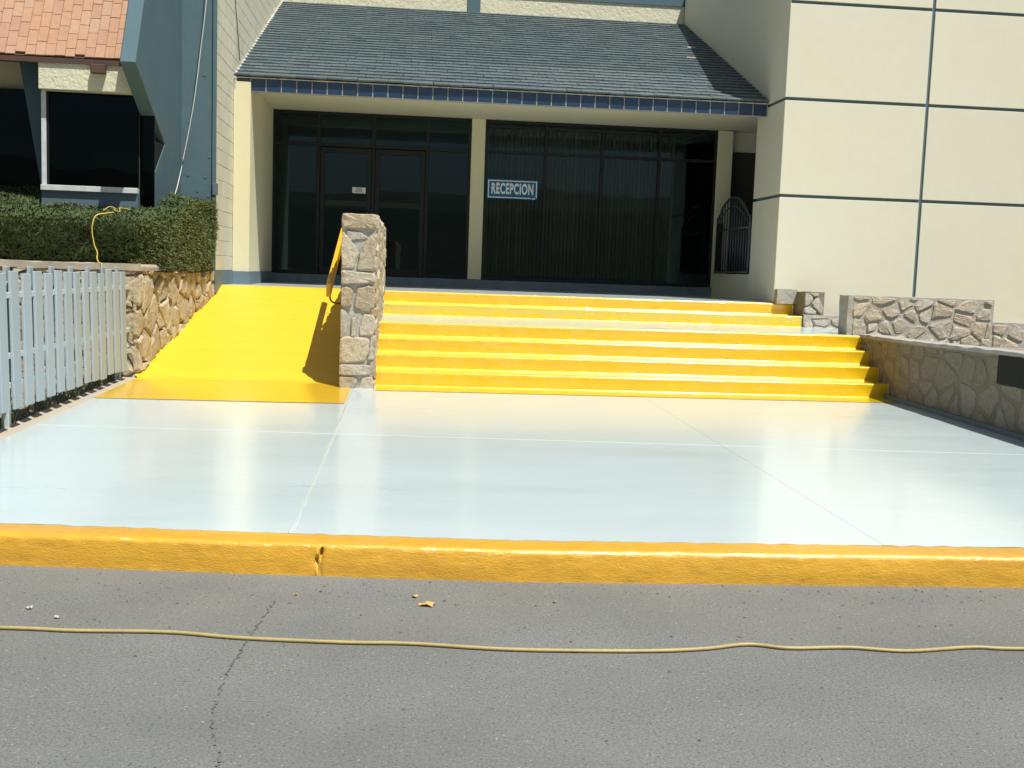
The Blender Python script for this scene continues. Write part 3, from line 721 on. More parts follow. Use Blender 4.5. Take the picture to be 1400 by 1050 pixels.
# frames
def fr_box(n, b): return box(n, b, M['bronze'], rb, 0.004)
yF0, yF1 = GY, GY+0.07
for x in (-2.29, -1.565, -0.65, 0.248, 0.965): fr_box('mullion', (x-0.03, x+0.03, yF0, yF1, 1.358, 4.056))
for x in (1.235, 2.257, 3.232, 4.229, 5.215): fr_box('mullion', (x-0.025, x+0.025, yF0, yF1, 1.358, 4.056))
fr_box('transom', (-2.29, 0.965, yF0+0.005, yF1-0.005, 3.49, 3.55))
fr_box('transom', (1.235, 5.215, yF0+0.005, yF1-0.005, 3.50, 3.55))
fr_box('head_rail', (-2.29, 0.965, yF0+0.005, yF1-0.005, 4.01, 4.055)); fr_box('head_rail', (1.235, 5.215, yF0+0.005, yF1-0.005, 4.01, 4.055))
fr_box('bottom_rail', (-2.29, 0.965, yF0+0.005, yF1-0.005, 1.358, 1.42)); fr_box('bottom_rail', (1.235, 5.215, yF0+0.005, yF1-0.005, 1.358, 1.41))
def pane(x0, x1, z0, z1, y=GY+0.035, parent=None, m='glass', yo=0.0):
    r = random.uniform(-0.004, 0.004)
    return obj('window_pane', [(x0, y+r, z0), (x1, y-r, z0), (x1, y-r, z1), (x0, y+r, z1)], [(0, 1, 2, 3)], M[m], parent or rb)
cl = [-2.26, -1.565, -0.65, 0.248, 0.94]
for i in range(4):
    a, b = cl[i]+(0.03 if i else 0), cl[i+1]-(0.03 if i < 3 else 0)
    pane(a, b, 3.55, 4.01)
    if i in (0, 3): pane(a, b, 1.42, 3.49)
cr = [1.26, 2.257, 3.232, 4.229, 5.19]
for i in range(4):
    a, b = cr[i]+(0.025 if i else 0), cr[i+1]-(0.025 if i < 3 else 0)
    pane(a, b, 3.55, 4.01); pane(a, b, 1.41, 3.50)
for (a, b, s) in ((-1.53, -0.685, 1), (-0.615, 0.213, -1)):
    d = box('entrance_door', (a, a+0.075, GY-0.012, GY+0.05, 1.365, 3.475), M['bronze'], rb, 0.004)
    for nm, bb in (('door_stile', (b-0.075, b, GY-0.012, GY+0.05, 1.365, 3.475)), ('door_rail', (a+0.075, b-0.075, GY-0.012, GY+0.05, 3.39, 3.475)), ('door_rail', (a+0.075, b-0.075, GY-0.012, GY+0.05, 1.365, 1.50))):
        box(nm, bb, M['bronze'], d, 0.003)
    box('push_bar', (a+0.03, b-0.03, GY+0.06, GY+0.10, 2.52, 2.61), M['blind'], d, 0.006)
    pane(a+0.075, b-0.075, 1.50, 3.39, GY+0.02, d)
# dark room behind the glass
RV = bverts(-2.35, 5.5, GY+0.12, 21.5, 1.15, 4.15)
obj('interior_room', RV, [tuple(reversed(BF[i])) for i in (0, 1, 3, 4, 5)], M['interior'], rb)
box('reception_counter', (-0.9, 0.7, 20.2, 20.7, 1.16, 2.2), M['interior'], rb, 0.01)
# vertical blinds hanging inside the right-hand window
vb = thing('vertical_blind', 'faint vertical slat blind hanging inside the right reception window', 'blind', (3.2, GY+0.3, 3.98))
box('head_track', (1.25, 5.15, GY+0.27, GY+0.32, 3.97, 4.0), M['blind'], vb)
sm = boxmesh('slat', 0.052, 0.004, 2.50, M['blind'])
x = 1.30
while x < 4.55:
    link('slat', sm, vb, (x, GY+0.295, 2.70), (0, 0, math.radians(28+random.uniform(-9, 9)))); x += 0.066
# upper facade above the roof
box('upper_wall', (XL, XR-0.003, 21.8, 22.1, 6.0, 8.6), M['stucco'], rb)
box('wall_post', (0.99, 1.23, 21.765, 21.799, 6.35, 6.799), M['teal'], rb)
box('wall_beam', (XL, XR-0.004, 21.775, 21.799, 6.80, 7.15), M['teal'], rb)

# the blue tiled roof ------------------------------------------------------
RP = [(16.235, 3.935), (16.235, 4.115), (21.79, 6.415), (21.79, 6.18), (16.5, 3.96)]
roof = prism_x('roof', RP, XL+0.004, XR-0.004, M['grout'], rb)
RY0, RZ0, RY1, RZ1 = 16.2, 4.130, 21.8, 6.45
SL = math.hypot(RY1-RY0, RZ1-RZ0); ang = math.atan2(RZ1-RZ0, RY1-RY0)
NT = 36; TW = (XR-XL-0.03)/NT; NR = 31; TE = SL/NR
tm = boxmesh('roof_tile', TW-0.003, TE*1.18, 0.030, M['roof_tile'], 0.002)
dn = Vector((0, -math.sin(ang), math.cos(ang))); ds = Vector((0, math.cos(ang), math.sin(ang)))
tV = []; tF = []; tA = []
for r_ in range(NR):
    for i in range(NT+1):
        off = TW*0.5 if r_ % 2 else 0
        xc = XL+0.015+TW*(i+0.5)-off
        if xc > XR-0.02+TW*0.1 or xc < XL: continue
        wdt = 1.0
        if xc-TW/2 < XL: xc = XL+0.012+TW*0.25; wdt = 0.5
        if xc+TW/2 > XR: xc = XR-0.012-TW*0.25; wdt = 0.5
        s = TE*(r_+0.55)+random.uniform(-0.006, 0.006); up_ = 0.014+random.uniform(0, 0.004)
        p = Vector((xc+random.uniform(-0.003, 0.003), RY0-0.015, RZ0))+ds*s+dn*up_
        tl = ang-math.radians(6.0+random.uniform(-1.0, 1.2)); yw = math.radians(random.uniform(-1.2, 1.2)); rx = math.radians(random.uniform(-0.8, 0.8))
        if r_ < 8:
            o = link('roof_tile', tm, roof, p, (tl, rx, yw)); o.scale = (wdt, 1, 1)
        else:
            mt = Matrix.Translation(p) @ Matrix.Rotation(yw, 4, 'Z') @ Matrix.Rotation(rx, 4, 'Y') @ Matrix.Rotation(tl, 4, 'X')
            b = len(tV); h_ = (TW-0.003)/2*wdt; l_ = TE*1.18/2; a_ = random.random()
            for vv in bverts(-h_, h_, -l_, l_, -0.015, 0.015): tV.append(mt @ Vector(vv)); tA.append(a_)
            tF += [tuple(b+q for q in f) for f in BF]
rt = stuff(obj('roof_tile', tV, tF, M['roof_tile'], roof))
at = rt.data.attributes.new('var', 'FLOAT', 'POINT'); at.data.foreach_set('value', tA)
# fascia of square blue tiles along the eave
fm = boxmesh('fascia_tile', TW-0.014, 0.016, 0.170, M['fascia_tile'], 0.002)
for i in range(NT): link('fascia_tile', fm, roof, (XL+0.015+TW*(i+0.5), 16.2385+random.uniform(-0.001, 0.001), 4.028))
# rough mortar bead up the left verge and along the eave
def mortar_bead(p0, p1, r, n, seed):
    V = []; Fc = []; P0 = Vector(p0); P1 = Vector(p1); d = (P1-P0).normalized(); a = d.cross(Vector((0, 0.3, 1))).normalized(); b = d.cross(a)
    for i in range(n+1):
        p = P0.lerp(P1, i/n); q = r*(0.7+0.7*abs(mnoise.noise(Vector((i*0.7, seed, 0)))))
        for j in range(6): V.append(p+q*(math.cos(j*math.pi/3)*a+math.sin(j*math.pi/3)*b))
    for i in range(n):
        for j in range(6): Fc.append((i*6+j, i*6+(j+1) % 6, (i+1)*6+(j+1) % 6, (i+1)*6+j))
    obj('mortar_bead', V, Fc, M['bead'], roof)
mortar_bead((XL+0.02, 16.2, 4.15), (XL+0.02, 21.78, 6.47), 0.028, 110, 3)
mortar_bead((XL+0.02, 16.215, 3.95), (XL+0.02, 16.205, 4.14), 0.026, 10, 7)
mortar_bead((XL+0.02, 16.212, 4.122), (XR-0.02, 16.212, 4.122), 0.011, 160, 5)
# wire down the block wall
w = tube('hanging_wire', [(XL+0.016, 16.1, 5.6), (XL+0.016, 16.18, 5.17), (XL+0.016, 16.45, 4.73), (XL+0.016, 16.62, 4.42)], 0.007, M['dark_wire'])
tag(w, 'thin dark wire running down the cream block wall onto the roof', 'wire')
hg = box('hinge_plate', (XL-0.035, XL+0.03, 14.755, 14.80, 2.37, 2.52), M['teal_joint'], rb, 0.003)

# loose broken tiles lying on the roof
def on_roof(x, y, lift=0.03): return Vector((x, y, RZ0+(y-RY0)*(RZ1-RZ0)/(RY1-RY0)))+dn*lift
for (x, y, lab) in ((4.86, 19.55, 'upper pinkish broken tile fragment lying on blue roof near shadow'), (4.66, 18.75, 'lower pinkish broken tile fragment lying on blue roof')):
    o = link('broken_tile', boxmesh('broken_tile', 0.15, 0.07, 0.02, M['brick_chip'], 0.006), None, on_roof(x, y, 0.045), (ang, 0.05, random.uniform(-0.3, 0.3)))
    tag(o, lab, 'tile', 'broken tile fragments on the blue roof')

# signs ---------------------------------------------------------------------
def text_obj(name, body, size, xs_, loc, m, parent, off=0.0, ext=0.002):
    cu = bpy.data.curves.new(name, 'FONT'); cu.body = body; cu.size = size; cu.align_x = 'CENTER'; cu.align_y = 'CENTER'
    cu.offset = off; cu.extrude = ext; cu.resolution_u = 4; cu.space_character = 1.12
    tmp = bpy.data.objects.new('tmp_text', cu); COL.objects.link(tmp)
    me = bpy.data.meshes.new_from_object(tmp.evaluated_get(bpy.context.evaluated_depsgraph_get()))
    bpy.data.objects.remove(tmp); bpy.data.curves.remove(cu)
    me.materials.clear(); me.materials.append(m)
    o = link(name, me, parent, loc, (math.pi/2, 0, 0)); o.scale = (xs_, 1, 1); return o
sg = thing('reception_sign', 'blue RECEPCION sign with white border on the right window', 'sign', (1.705, GY-0.01, 2.75))
box('sign_board', (1.272, 2.140, GY-0.014, GY-0.004, 2.742, 3.068), M['sign_blue'], sg, 0.002)
for nm, b in (('border_strip', (1.288, 2.124, GY-0.018, GY-0.0142, 3.036, 3.052)), ('border_strip', (1.288, 2.02, GY-0.018, GY-0.0142, 2.758, 2.774)), ('border_strip', (1.288, 1.305, GY-0.018, GY-0.0142, 2.776, 3.034)), ('border_strip', (2.107, 2.124, GY-0.018, GY-0.0142, 2.776, 3.034))):
    box(nm, b, M['sign_white'], sg)
text_obj('lettering', 'RECEPCION', 0.245, 0.505, (1.705, GY-0.016, 2.905), M['sign_white'], sg, off=0.0085)
box('corner_mark', (2.045, 2.095, GY-0.0178, GY-0.0142, 2.750, 2.772), M['sign_white'], sg)
nt_ = thing('door_notice', 'small white notice taped on the left entrance door glass', 'notice', (-0.882, GY-0.03, 2.73))
box('paper', (-0.992, -0.772, GY-0.020, GY-0.013, 2.735, 2.832), M['paper'], nt_)
text_obj('lettering', 'JALE', 0.052, 0.9, (-0.882, GY-0.0205, 2.805), M['ink'], nt_, off=0.001, ext=0.0005)
text_obj('lettering', 'FAVOR', 0.045, 0.8, (-0.882, GY-0.0205, 2.763), M['ink'], nt_, off=0.001, ext=0.0005)

# ================================================================== PANELLED BUILDING ON THE RIGHT
pb = thing('panelled_building', 'tall cream rendered building with square panels divided by blue grey joints', 'building', (8.5, 15.8, 0.8))
BY = 15.49; PT = 0.022
colx = [XR, 7.35, 9.46, 11.57]; rowz = [0.60, 2.732, 4.094, 5.432, 6.95]
J = 0.023
box('wall_core', (XR+PT, 12.0, BY+PT, 16.62, 0.4, 6.93), M['teal_joint'], pb)
box('wall_core', (XR+PT, 12.0, 19.2, 22.0, 0.4, 6.93), M['teal_joint'], pb)
box('wall_core', (XR+PT, 12.0, 16.62, 19.2, 4.09, 6.93), M['teal_joint'], pb)
box('wall_core', (XR+PT, XR+0.15, 16.62, 18.93, 0.9, 1.585), M['teal_joint'], pb)
for c in range(3):
    for r_ in range(4):
        x0 = colx[c]+(J if c else 0); x1 = colx[c+1]-(J if c < 2 else 0)
        box('wall_panel', (x0, x1, BY, BY+PT-0.001, rowz[r_]+(J if r_ else 0), rowz[r_+1]-(J if r_ < 3 else 0)), M['cream_panel'], pb, 0.004)
sx = (XR, XR+PT-0.001)
for b in ((BY+PT+0.0005, 16.71, 1.0, rowz[1]-J), (BY+PT+0.0005, 16.71, rowz[1]+J, rowz[2]-J), (BY+PT+0.0005, 21.79, rowz[2]+J, 6.95)):
    box('side_panel', (*sx, *b), M['cream_panel'], pb, 0.003)
box('side_panel', (*sx, 16.712, 18.80, 1.0, 1.60), M['cream_panel'], pb, 0.003)
box('side_panel', (*sx, 16.712, 18.80, 4.062, rowz[2]-J), M['cream_panel'], pb)
box('parapet_cap', (XR-0.01, 12.0, BY-0.01, 22.0, 6.952, 7.0), M['cream_panel'], pb)
box('passage_ceiling', (XR+PT+0.001, 11.9, 16.63, 19.048, 4.072, 4.0895), M['cream_panel'], pb)
# the passage seen through the opening
box('passage_wall', (5.50, 9.0, 19.05, 19.19, 3.73, 4.071), M['cream_panel'], pb)
box('passage_door', (5.50, 9.0, 19.08, 19.19, 1.0, 3.729), M['dark_room'], pb)
box('passage_floor', (XR+0.15, 12.0, 16.63, 19.049, 1.0, 1.25), M['dark_room'], pb)
box('passage_end', (8.0, 8.1, 16.63, 19.049, 1.251, 4.071), M['dark_room'], pb)

gt = thing('iron_gate', 'dark grey wrought iron gate with arched top in the side opening', 'gate', (XR-0.02, 17.6, 1.6))
def arch_z(y):
    t = (y-16.74)/(18.57-16.74)
    return 2.50+0.34*math.sin(math.pi*min(max((1-t)*1.02+0.02, 0), 1))**0.8 if t < 0.86 else 2.52+0.12*(1-t)/0.14
GX = XR-0.02
tube('frame', [(GX, 16.74, 1.615), (GX, 16.74, 2.2), (GX, 16.74, arch_z(16.74))], 0.020, M['iron'], gt, k=2)
tube('frame', [(GX, 18.56, 1.615), (GX, 18.56, 2.2), (GX, 18.56, arch_z(18.56))], 0.020, M['iron'], gt, k=2)
tube('arch_rail', [(GX, y, arch_z(y)) for y in np.linspace(16.74, 18.56, 22)], 0.020, M['iron'], gt, k=2)
tube('arch_rail', [(GX, y, arch_z(y)-0.14) for y in np.linspace(16.74, 18.56, 22)], 0.012, M['iron'], gt, k=2)
for z in (1.63, 2.33): tube('cross_rail', [(GX, 16.74, z), (GX, 18.56, z)], 0.018, M['iron'], gt, k=1)
for y in np.linspace(16.74, 18.56, 14)[1:-1]:
    tube('bar', [(GX, y, 1.63), (GX, y, arch_z(y))], 0.013, M['iron'], gt, k=1, seg=6)
box('lock_plate', (GX-0.015, GX+0.015, 18.26, 18.54, 1.63, 2.45), M['black_panel'], gt)

# ================================================================== LEFT WING: fins, clay roof, bay window
lb = thing('left_wing', 'blue grey concrete wing with orange clay tile roof and shaded bay window', 'building', (-4.0, 13.5, 1.4))
fin = [(13.34, 1.0), (13.337, 2.52), (13.86, 2.90), (12.41, 3.606), (13.55, 5.80), (16.0, 5.80), (16.0, 1.0)]
prism_x('buttress', fin, -3.155, -2.99, M['teal'], lb, 0.006)
box('return_wall', (-2.989, XL-0.037, 14.80, 15.2, 1.0, 9.0), M['teal'], lb)
# formwork tie holes in the concrete
th = mk('tie_hole', [Vector((0.022*math.cos(a), -0.002, 0.022*math.sin(a))) for a in np.linspace(0, 2*math.pi, 9)[:-1]]+[Vector((0.018*math.cos(a), 0.006, 0.018*math.sin(a))) for a in np.linspace(0, 2*math.pi, 9)[:-1]],
        [tuple(range(8))]+[(i, (i+1) % 8, 8+(i+1) % 8, 8+i) for i in range(8)], M['teal_joint'])
for (x, z) in ((-2.90, 2.62), (-2.78, 2.42), (-2.68, 2.60), (-2.86, 2.30), (-2.74, 2.22), (-2.63, 2.86), (-2.64, 2.36), (-2.88, 3.3), (-2.7, 3.9)):
    link('tie_hole', th, lb, (x, 14.797, z))
# recessed pier, walls and windows left of the bay
prism = [(-4.62, 3.9), (-4.22, 3.9), (-4.30, 2.2), (-4.34, 2.2)]
V = [(x, 13.6, z) for x, z in prism]+[(x, 13.8, z) for x, z in prism]
obj('recessed_pier', V, [(0, 3, 2, 1), (4, 5, 6, 7), (0, 1, 5, 4), (1, 2, 6, 5), (2, 3, 7, 6), (3, 0, 4, 7)], M['teal'], lb)
box('back_wall', (-9, -4.05, 14.3, 14.5, 3.52, 4.2), M['cream'], lb)
box('lower_wall', (-9, -3.16, 13.36, 13.5, 1.2, 2.10), M['teal'], lb)
box('shaded_window', (-9, -4.3, 14.2, 14.26, 2.15, 3.52), M['dark_room'], lb)
box('shaded_sill', (-9, -4.24, 13.9, 14.3, 2.05, 2.15), M['teal'], lb)
pane(-9, -4.35, 2.16, 3.5, 14.15, lb, 'glass_left')
# bay window
BX0, BX1 = -4.235, -2.995
BYY = 13.16
box('bay_beam', (-4.215, -3.157, 13.075, 13.9, 3.375, 3.72), M['stucco'], lb, 0.006)
box('bay_beam', (-3.1565, -2.992, 13.338, 13.60, 3.376, 3.60), M['stucco'], lb)
wf = box('window_frame', (BX0+0.005, BX0+0.058, BYY+0.05, BYY+0.11, 2.32, 3.374), M['white_frame'], lb, 0.003)
box('frame_sill', (BX0, -3.158, BYY+0.02, BYY+0.13, 2.255, 2.318), M['white_frame'], wf, 0.004)
box('frame_side', (BX0+0.06, BX0+0.085, BYY+0.065, BYY+0.10, 2.32, 3.374), M['bronze'], wf)
pane(BX0+0.06, -3.157, 2.318, 3.374, BYY+0.085, lb, 'glass_left')
box('reveal_panel', (-3.1565, -2.992, 13.329, 13.336, 2.10, 3.374), M['black_panel'], lb)
pane(-3.1565, -2.992, 2.10, 3.374, 13.322, lb, 'glass_left')
box('notch_panel', (-3.02, -2.997, 13.345, 13.90, 2.2, 2.885), M['black_panel'], lb)  # opaque black panel filling the notch below the buttress waist
box('sill_wall', (BX0, -3.158, BYY+0.06, BYY+0.16, 1.2, 2.253), M['teal_joint'], lb)
obj('interior_room', bverts(-4.2, -3.16, 13.28, 15.8, 2.1, 3.37), [tuple(reversed(BF[i])) for i in (0, 1, 3, 4, 5)], M['dark_room'], lb)
box('interior_desk', (-3.95, -3.2, 14.2, 14.8, 2.35, 2.80), M['interior'], lb, 0.01)
# clay tile mansard
EY, EZ = 13.05, 3.735
rang = math.atan2(4.347-3.606, 12.797-12.406)
cds = Vector((0, math.cos(rang), math.sin(rang))); cdn = Vector((0, -math.sin(rang), math.cos(rang)))
e0 = Vector((0, EY+0.03, EZ)); 
cr_ = prism_x('clay_roof', [tuple((e0)[1:]), tuple((e0+cds*2.6)[1:]), tuple((e0+cds*2.6-cdn*0.12)[1:]), tuple((e0-cdn*0.05+cds*0.02)[1:])], -7.0, -3.16, M['dark_wood'], lb)
cw, clen = 0.108, 0.205
cm = boxmesh('clay_tile', cw-0.003, clen-0.003, 0.022, M['clay'], 0.003)
nct = 0
for i in range(20):
    for j in range(13):
        x = -3.165-cw*(i+0.5); s = clen*(j+0.5)+(clen*0.38*(i % 2)+clen*0.13*((i*7) % 3))-0.10
        if s-clen/2 < -0.02:
            cut = True; s2 = max((s+clen/2)/2, 0.02); sc_ = max((s+clen/2)/clen, 0.05)
        else: s2 = s; sc_ = 1
        if s2 > 2.5 or s+clen/2 < 0.02 or nct >= 300: continue
        p = e0+cds*s2+cdn*(0.011+random.uniform(0, 0.005)); p.x = x
        o = link('clay_tile', cm, cr_, p, (rang+math.radians(random.uniform(-1.0, 0.6)), 0, math.radians(random.uniform(-0.6, 0.6)))); o.scale = (1, sc_, 1); nct += 1
box('eave_board', (-7.0, -3.16, EY+0.0, EY+0.10, 3.665, 3.722), M['dark_wood'], lb)
box('rafter_end', (-3.625, -3.465, 12.99, 13.074, 3.565, 3.664), M['dark_wood'], lb, 0.006)

# ================================================================== HEDGE
hd = thing('hedge', 'wide clipped dark green juniper hedge on the stone planter left of the ramp', 'hedge', (-4.3, 13.3, 1.4))
def hedge_top(x, y):
    return 1.89+0.40*max(0.0, min(1.0, (y-12.55)/1.5))+0.03*mnoise.noise(Vector((x*1.3, y*1.3, 0)))+0.03*mnoise.noise(Vector((x*4, y*4, 2)))-0.10*max(0, (x+2.95)/0.5)
def hedge_right(y, z): 
    return -2.80+(y-12.6)*0.12+0.05*mnoise.noise(Vector((y*2, z*2, 7)))-0.22*max(0.0, min(1.0, (13.0-y)/0.6))**2
n_leaf = 105000
r1 = rng.random((n_leaf, 6)); pts = np.zeros((n_leaf, 3)); nr = np.zeros((n_leaf, 3))
for i in range(n_leaf):
    a = r1[i, 0]; inn = -0.11*r1[i, 5]**2+0.03
    if a < 0.62:            # top
        y = 12.42+2.25*r1[i, 1]; x = -6.2+(hedge_right(y, 1.9)+6.2)*r1[i, 2]; z = hedge_top(x, y)+inn
        if y < 12.55: z -= 0.06*(12.55-y)/0.13
        nv = (0, -0.25, 1)
    elif a < 0.80:          # front
        z = 1.42+0.52*r1[i, 1]; x = -6.2+(hedge_right(12.5, z)+6.2)*r1[i, 2]
        z = min(z, hedge_top(x, 12.5)); y = 12.38-inn*2.0+0.13*mnoise.noise(Vector((x*3, z*5, 3)))+0.55*(1.9-z)
        nv = (0, -1, -0.45)
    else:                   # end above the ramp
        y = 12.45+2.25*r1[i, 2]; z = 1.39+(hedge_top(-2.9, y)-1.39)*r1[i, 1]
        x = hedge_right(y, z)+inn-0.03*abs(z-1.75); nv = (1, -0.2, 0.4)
    pts[i] = (x, y, z); nr[i] = nv
nr /= np.linalg.norm(nr, axis=1)[:, None]; tg = rng.normal(0, 1, (n_leaf, 3)); tg -= nr*(tg*nr).sum(1)[:, None]; tg /= np.linalg.norm(tg, axis=1)[:, None]
d = nr*rng.uniform(0.15, 0.8, n_leaf)[:, None]+tg+np.array([0, 0, 0.15]); d /= np.linalg.norm(d, axis=1)[:, None]
side = np.cross(d, nr+rng.normal(0, 0.45, (n_leaf, 3))); side /= np.linalg.norm(side, axis=1)[:, None]
ln = 0.022+0.036*rng.random(n_leaf); wd = 0.005+0.006*rng.random(n_leaf)
V = np.concatenate([pts-side*wd[:, None], pts+side*wd[:, None], pts+d*ln[:, None]], 1).reshape(-1, 3)-np.array(wloc(hd))
def tri_mesh(name, V, m):
    me = bpy.data.meshes.new(name); nv = len(V); nf = nv//3
    me.vertices.add(nv); me.vertices.foreach_set('co', V.astype(np.float32).ravel())
    me.loops.add(nv); me.loops.foreach_set('vertex_index', np.arange(nv, dtype=np.int32))
    me.polygons.add(nf); me.polygons.foreach_set('loop_start', np.arange(0, nv, 3, dtype=np.int32))
    me.update(); me.validate(); me.materials.append(m); return me
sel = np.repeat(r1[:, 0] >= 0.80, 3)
stuff(link('foliage', tri_mesh('foliage', V[~sel], M['leaf']), hd, wloc(hd)))
stuff(link('end_foliage', tri_mesh('end_foliage', V[sel], M['leaf_light']), hd, wloc(hd)))  # lighter, yellower leaves on the end above the ramp
# solid core sheet, coloured near black to paint the shade between the leaves
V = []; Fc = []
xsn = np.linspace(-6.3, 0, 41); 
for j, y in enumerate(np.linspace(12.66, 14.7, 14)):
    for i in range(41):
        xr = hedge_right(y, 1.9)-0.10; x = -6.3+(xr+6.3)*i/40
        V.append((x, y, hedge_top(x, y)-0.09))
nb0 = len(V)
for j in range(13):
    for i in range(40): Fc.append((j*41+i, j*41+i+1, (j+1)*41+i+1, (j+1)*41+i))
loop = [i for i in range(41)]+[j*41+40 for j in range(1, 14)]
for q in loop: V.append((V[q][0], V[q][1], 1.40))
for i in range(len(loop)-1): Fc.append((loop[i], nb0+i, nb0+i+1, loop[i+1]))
obj('shade_core', V, Fc, M['leaf_core'], hd)

# cords on the hedge and the wall
yc = tube('yellow_cord', [(-3.24, 12.48, 2.0), (-3.29, 12.36, 1.985), (-3.365, 12.27, 1.955), (-3.395, 12.24, 1.867), (-3.400, 12.24, 1.772), (-3.378, 12.24, 1.639), (-3.345, 12.23, 1.562), (-3.340, 12.20, 1.50), (-3.295, 12.10, 1.455), (-3.255, 12.05, 1.440), (-3.25, 12.045, 1.36)], 0.0065, M['yellow_cord'])
tag(yc, 'yellow cord hanging down the face of the green hedge', 'cord')
pc = tube('pale_cable', [(-2.62, 14.72, 5.6), (-2.665, 14.70, 4.79), (-2.725, 14.70, 4.246), (-2.81, 14.68, 3.514), (-2.945, 14.62, 2.70), (-2.955, 14.3, 2.35), (-2.96, 14.02, 2.20), (-2.99, 13.95, 2.19), (-3.06, 13.98, 2.20), (-3.06, 14.08, 2.20), (-2.98, 14.06, 2.20)], 0.0065, M['pale_cord'])
tag(pc, 'pale cable hanging down the blue grey wall onto the hedge', 'cable')
lc = tube('cord_end', [(-3.46, 12.90, 2.035), (-3.42, 13.0, 2.085), (-3.36, 13.02, 2.07), (-3.34, 12.90, 2.045), (-3.27, 12.86, 2.03), (-3.30, 13.0, 2.075), (-3.18, 12.96, 2.06)], 0.005, M['yellow_cord'])
tag(lc, 'short tangle of frayed yellow cord lying on top of hedge', 'cord')

# ================================================================== PICKET FENCE
fc = thing('picket_fence', 'pale grey blue painted picket fence along the left edge of the forecourt', 'fence', (-2.98, 10.2, 0.2))
FX = -2.955
def pk_mesh(hh):
    w2, t2 = 0.086, 0.011
    me = mk('picket', bverts(-t2, t2, -w2, w2, 0, hh), BF, M['picket']); bevel_mesh(me, 0.004); return me
pks = []
y = 8.436-0.27*10
k = 0
while y < 11.95:
    hgt = 1.035+random.uniform(-0.012, 0.012); zb_ = 0.335+random.uniform(-0.012, 0.012)-max(0, (9-y))*0.004
    o = link('picket', pk_mesh(hgt), fc, (FX, y, zb_), (random.uniform(-0.01, 0.01), math.radians(-1.3), math.radians(random.uniform(-2, 2)))); pks.append(y)
    y += 0.2635; k += 1
for z in (1.20, 0.745, 0.52): box('rail', (FX-0.055, FX-0.018, 5.5, 12.10, z-0.022, z+0.022), M['fence_rail'], fc, 0.003)
for yp in (6.1, 8.63, 11.86): box('post', (FX-0.11, FX-0.057, yp-0.03, yp+0.03, 0.05, 1.30), M['fence_rail'], fc, 0.004)
for yp in np.arange(5.95, 12.0, 0.527): box('back_picket', (FX-0.09, FX-0.066, yp-0.045+0.06, yp+0.045+0.06, 0.40, 1.415), M['picket'], fc, 0.003)
# weeds and stones at the foot of the fence
V = []
for i in range(1500):
    yb = 6+6.2*random.random(); xb = -3.04-0.45*random.random()**1.3; zb_ = z_at(0, yb)-0.02; h_ = 0.04+0.11*random.random()*max(0, mnoise.noise(Vector((yb*2.5, 0, 0)))+0.55); a = random.uniform(0, 6.28); l = random.uniform(-0.05, 0.05)
    V += [(xb-0.008*math.cos(a), yb-0.008*math.sin(a), zb_), (xb+0.008*math.cos(a), yb+0.008*math.sin(a), zb_), (xb+l, yb+l*0.6, zb_+h_)]
gw = stuff(link('weeds', tri_mesh('weeds', np.array(V), M['grass']), None, (0, 0, 0)))

# ================================================================== THINGS ON THE ROAD
cab = tube('extension_cord', [(x, y+0.008*mnoise.noise(Vector((x*5, 1, 0))), 0.009) for x, y in ((-4.5, 4.70), (-2.6, 4.52), (-1.603, 4.457), (-1.309, 4.424), (-0.934, 4.41), (-0.634, 4.342), (-0.225, 4.293), (0.037, 4.278), (0.442, 4.212), (0.942, 4.198), (1.219, 4.225), (1.425, 4.281), (1.59, 4.236), (1.842, 4.247), (2.074, 4.204), (2.382, 4.252), (2.597, 4.234), (3.5, 4.25), (5.5, 4.1))], 0.0078, M['cord'], k=10)
tag(cab, 'long dirty yellow extension cord lying across the grey asphalt', 'cord')
def ribbon(pts, w, m, parent, name, seed):
    V = []; Fc = []; P = smooth_path([(p[0], p[1], 0) for p in pts], 26); rr = random.Random(seed)
    for i, p in enumerate(P):
        d = (P[min(i+1, len(P)-1)]-P[max(i-1, 0)]).normalized(); s = Vector((-d.y, d.x, 0)); o = Vector((rr.uniform(-1, 1), rr.uniform(-1, 1), 0))*0.008
        ww = w*rr.uniform(0.2, 1.5)
        V += [tuple(p+o-s*ww)[:2]+(0.004,), tuple(p+o+s*ww)[:2]+(0.004,)]
    for i in range(len(P)-1):
        if rr.random() < 0.6: Fc.append((2*i, 2*i+1, 2*i+3, 2*i+2))
    return obj(name, V, Fc, m, parent)
ribbon([(-0.56, 4.85), (-0.572, 4.774), (-0.605, 4.342), (-0.625, 4.018), (-0.625, 3.705), (-0.595, 3.465), (-0.532, 3.203), (-0.56, 2.8)], 0.0035, M['crack'], road, 'road_crack', 3)
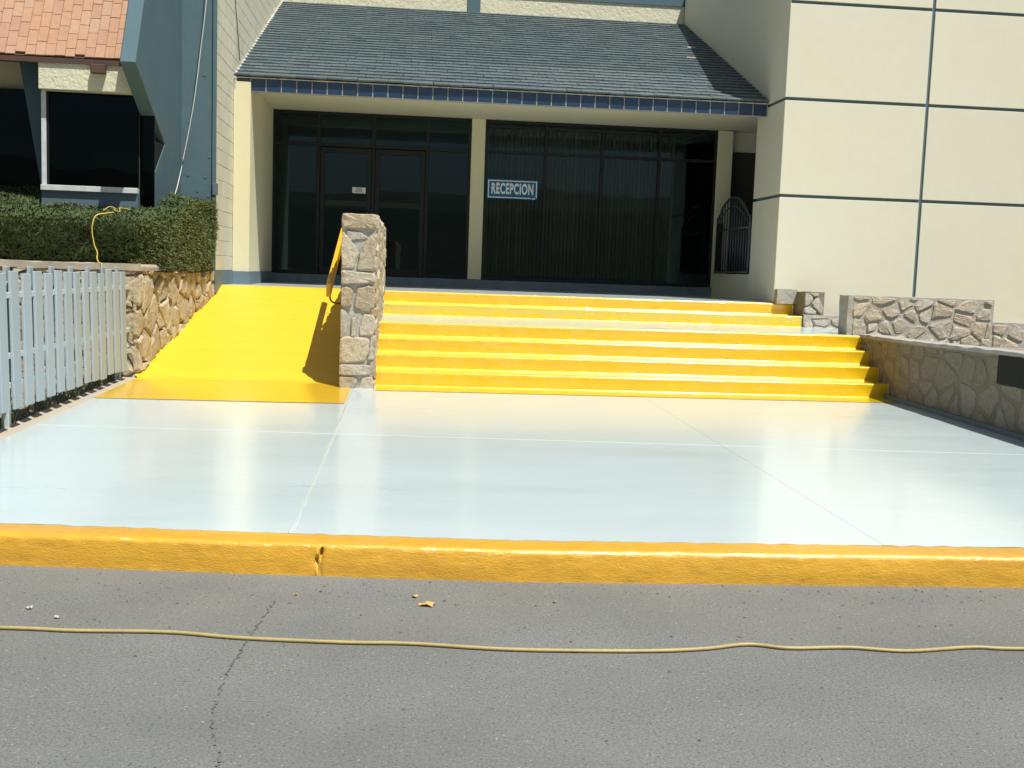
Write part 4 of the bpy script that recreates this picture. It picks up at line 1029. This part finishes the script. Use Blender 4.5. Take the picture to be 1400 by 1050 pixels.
# small grit
V = []; Fc = []
for i in range(1700):
    x = random.uniform(-3, 5); y = random.choice((random.uniform(2.2, 5.1), random.gauss(5.05, 0.14), random.uniform(4.3, 5.15)))
    if y > kerb_y(x)-0.01: continue
    r_ = 0.0016+0.0075*random.random()**4.5; b = len(V)
    q = [Vector((1, 0, 0)), Vector((0, 1, 0)), Vector((-1, 0, 0)), Vector((0, -1, 0)), Vector((0, 0, 1))]
    a = random.uniform(0, 6.28); s1 = random.uniform(0.7, 1.6)
    for vv in q: V.append((x+r_*s1*(vv.x*math.cos(a)-vv.y*math.sin(a)), y+r_*(vv.x*math.sin(a)+vv.y*math.cos(a)), 0.0005+r_*vv.z*0.8))
    Fc += [(b, b+1, b+4), (b+1, b+2, b+4), (b+2, b+3, b+4), (b+3, b, b+4)]
stuff(obj('grit', V, Fc, M['pebble']))
def flake(x, y, s, m, lab, cat='paint flake', seed=0, name='paint_flake'):
    r = random.Random(seed); n = 11
    V = [(x, y, 0.010)]
    for i in range(n):
        a = 2*math.pi*i/n; q = s*r.uniform(0.62, 1.1); V.append((x+q*1.3*math.cos(a), y+q*math.sin(a), 0.004+r.uniform(0, 0.012)))
    V += [(p[0], p[1], p[2]-0.0025) for p in V]
    Fc = [(0, 1+i, 1+(i+1) % n) for i in range(n)]+[(n+1, n+2+(i+1) % n, n+2+i) for i in range(n)]+[(1+i, n+2+i, n+2+(i+1) % n, 1+(i+1) % n) for i in range(n)]
    tag(obj(name, V, Fc, m, loc=(x, y, 0)), lab, cat)
flake(0.119, 4.809, 0.034, M['chip'], 'largest dried yellow leaf scrap on the asphalt before the kerb', 'leaf', 1, 'dry_leaf')
flake(0.062, 4.93, 0.013, M['chip'], 'small yellow leaf scrap just behind the largest leaf scrap', 'leaf', 2, 'dry_leaf')
flake(-0.48, 4.95, 0.007, M['chip'], 'tiny yellow paint flake on the asphalt below the kerb crack', 'paint flake', 3)
flake(0.70, 4.86, 0.009, M['chip'], 'yellow paint flake on asphalt right of the dried leaf', 'paint flake', 4)
flake(-1.579, 4.725, 0.012, M['pale_chip'], 'white paper scrap on asphalt near the left end of kerb', 'scrap', 5, 'paper_scrap')
flake(-1.426, 4.599, 0.010, M['pale_chip'], 'white paper scrap lying just above the cord at left', 'scrap', 6, 'paper_scrap')
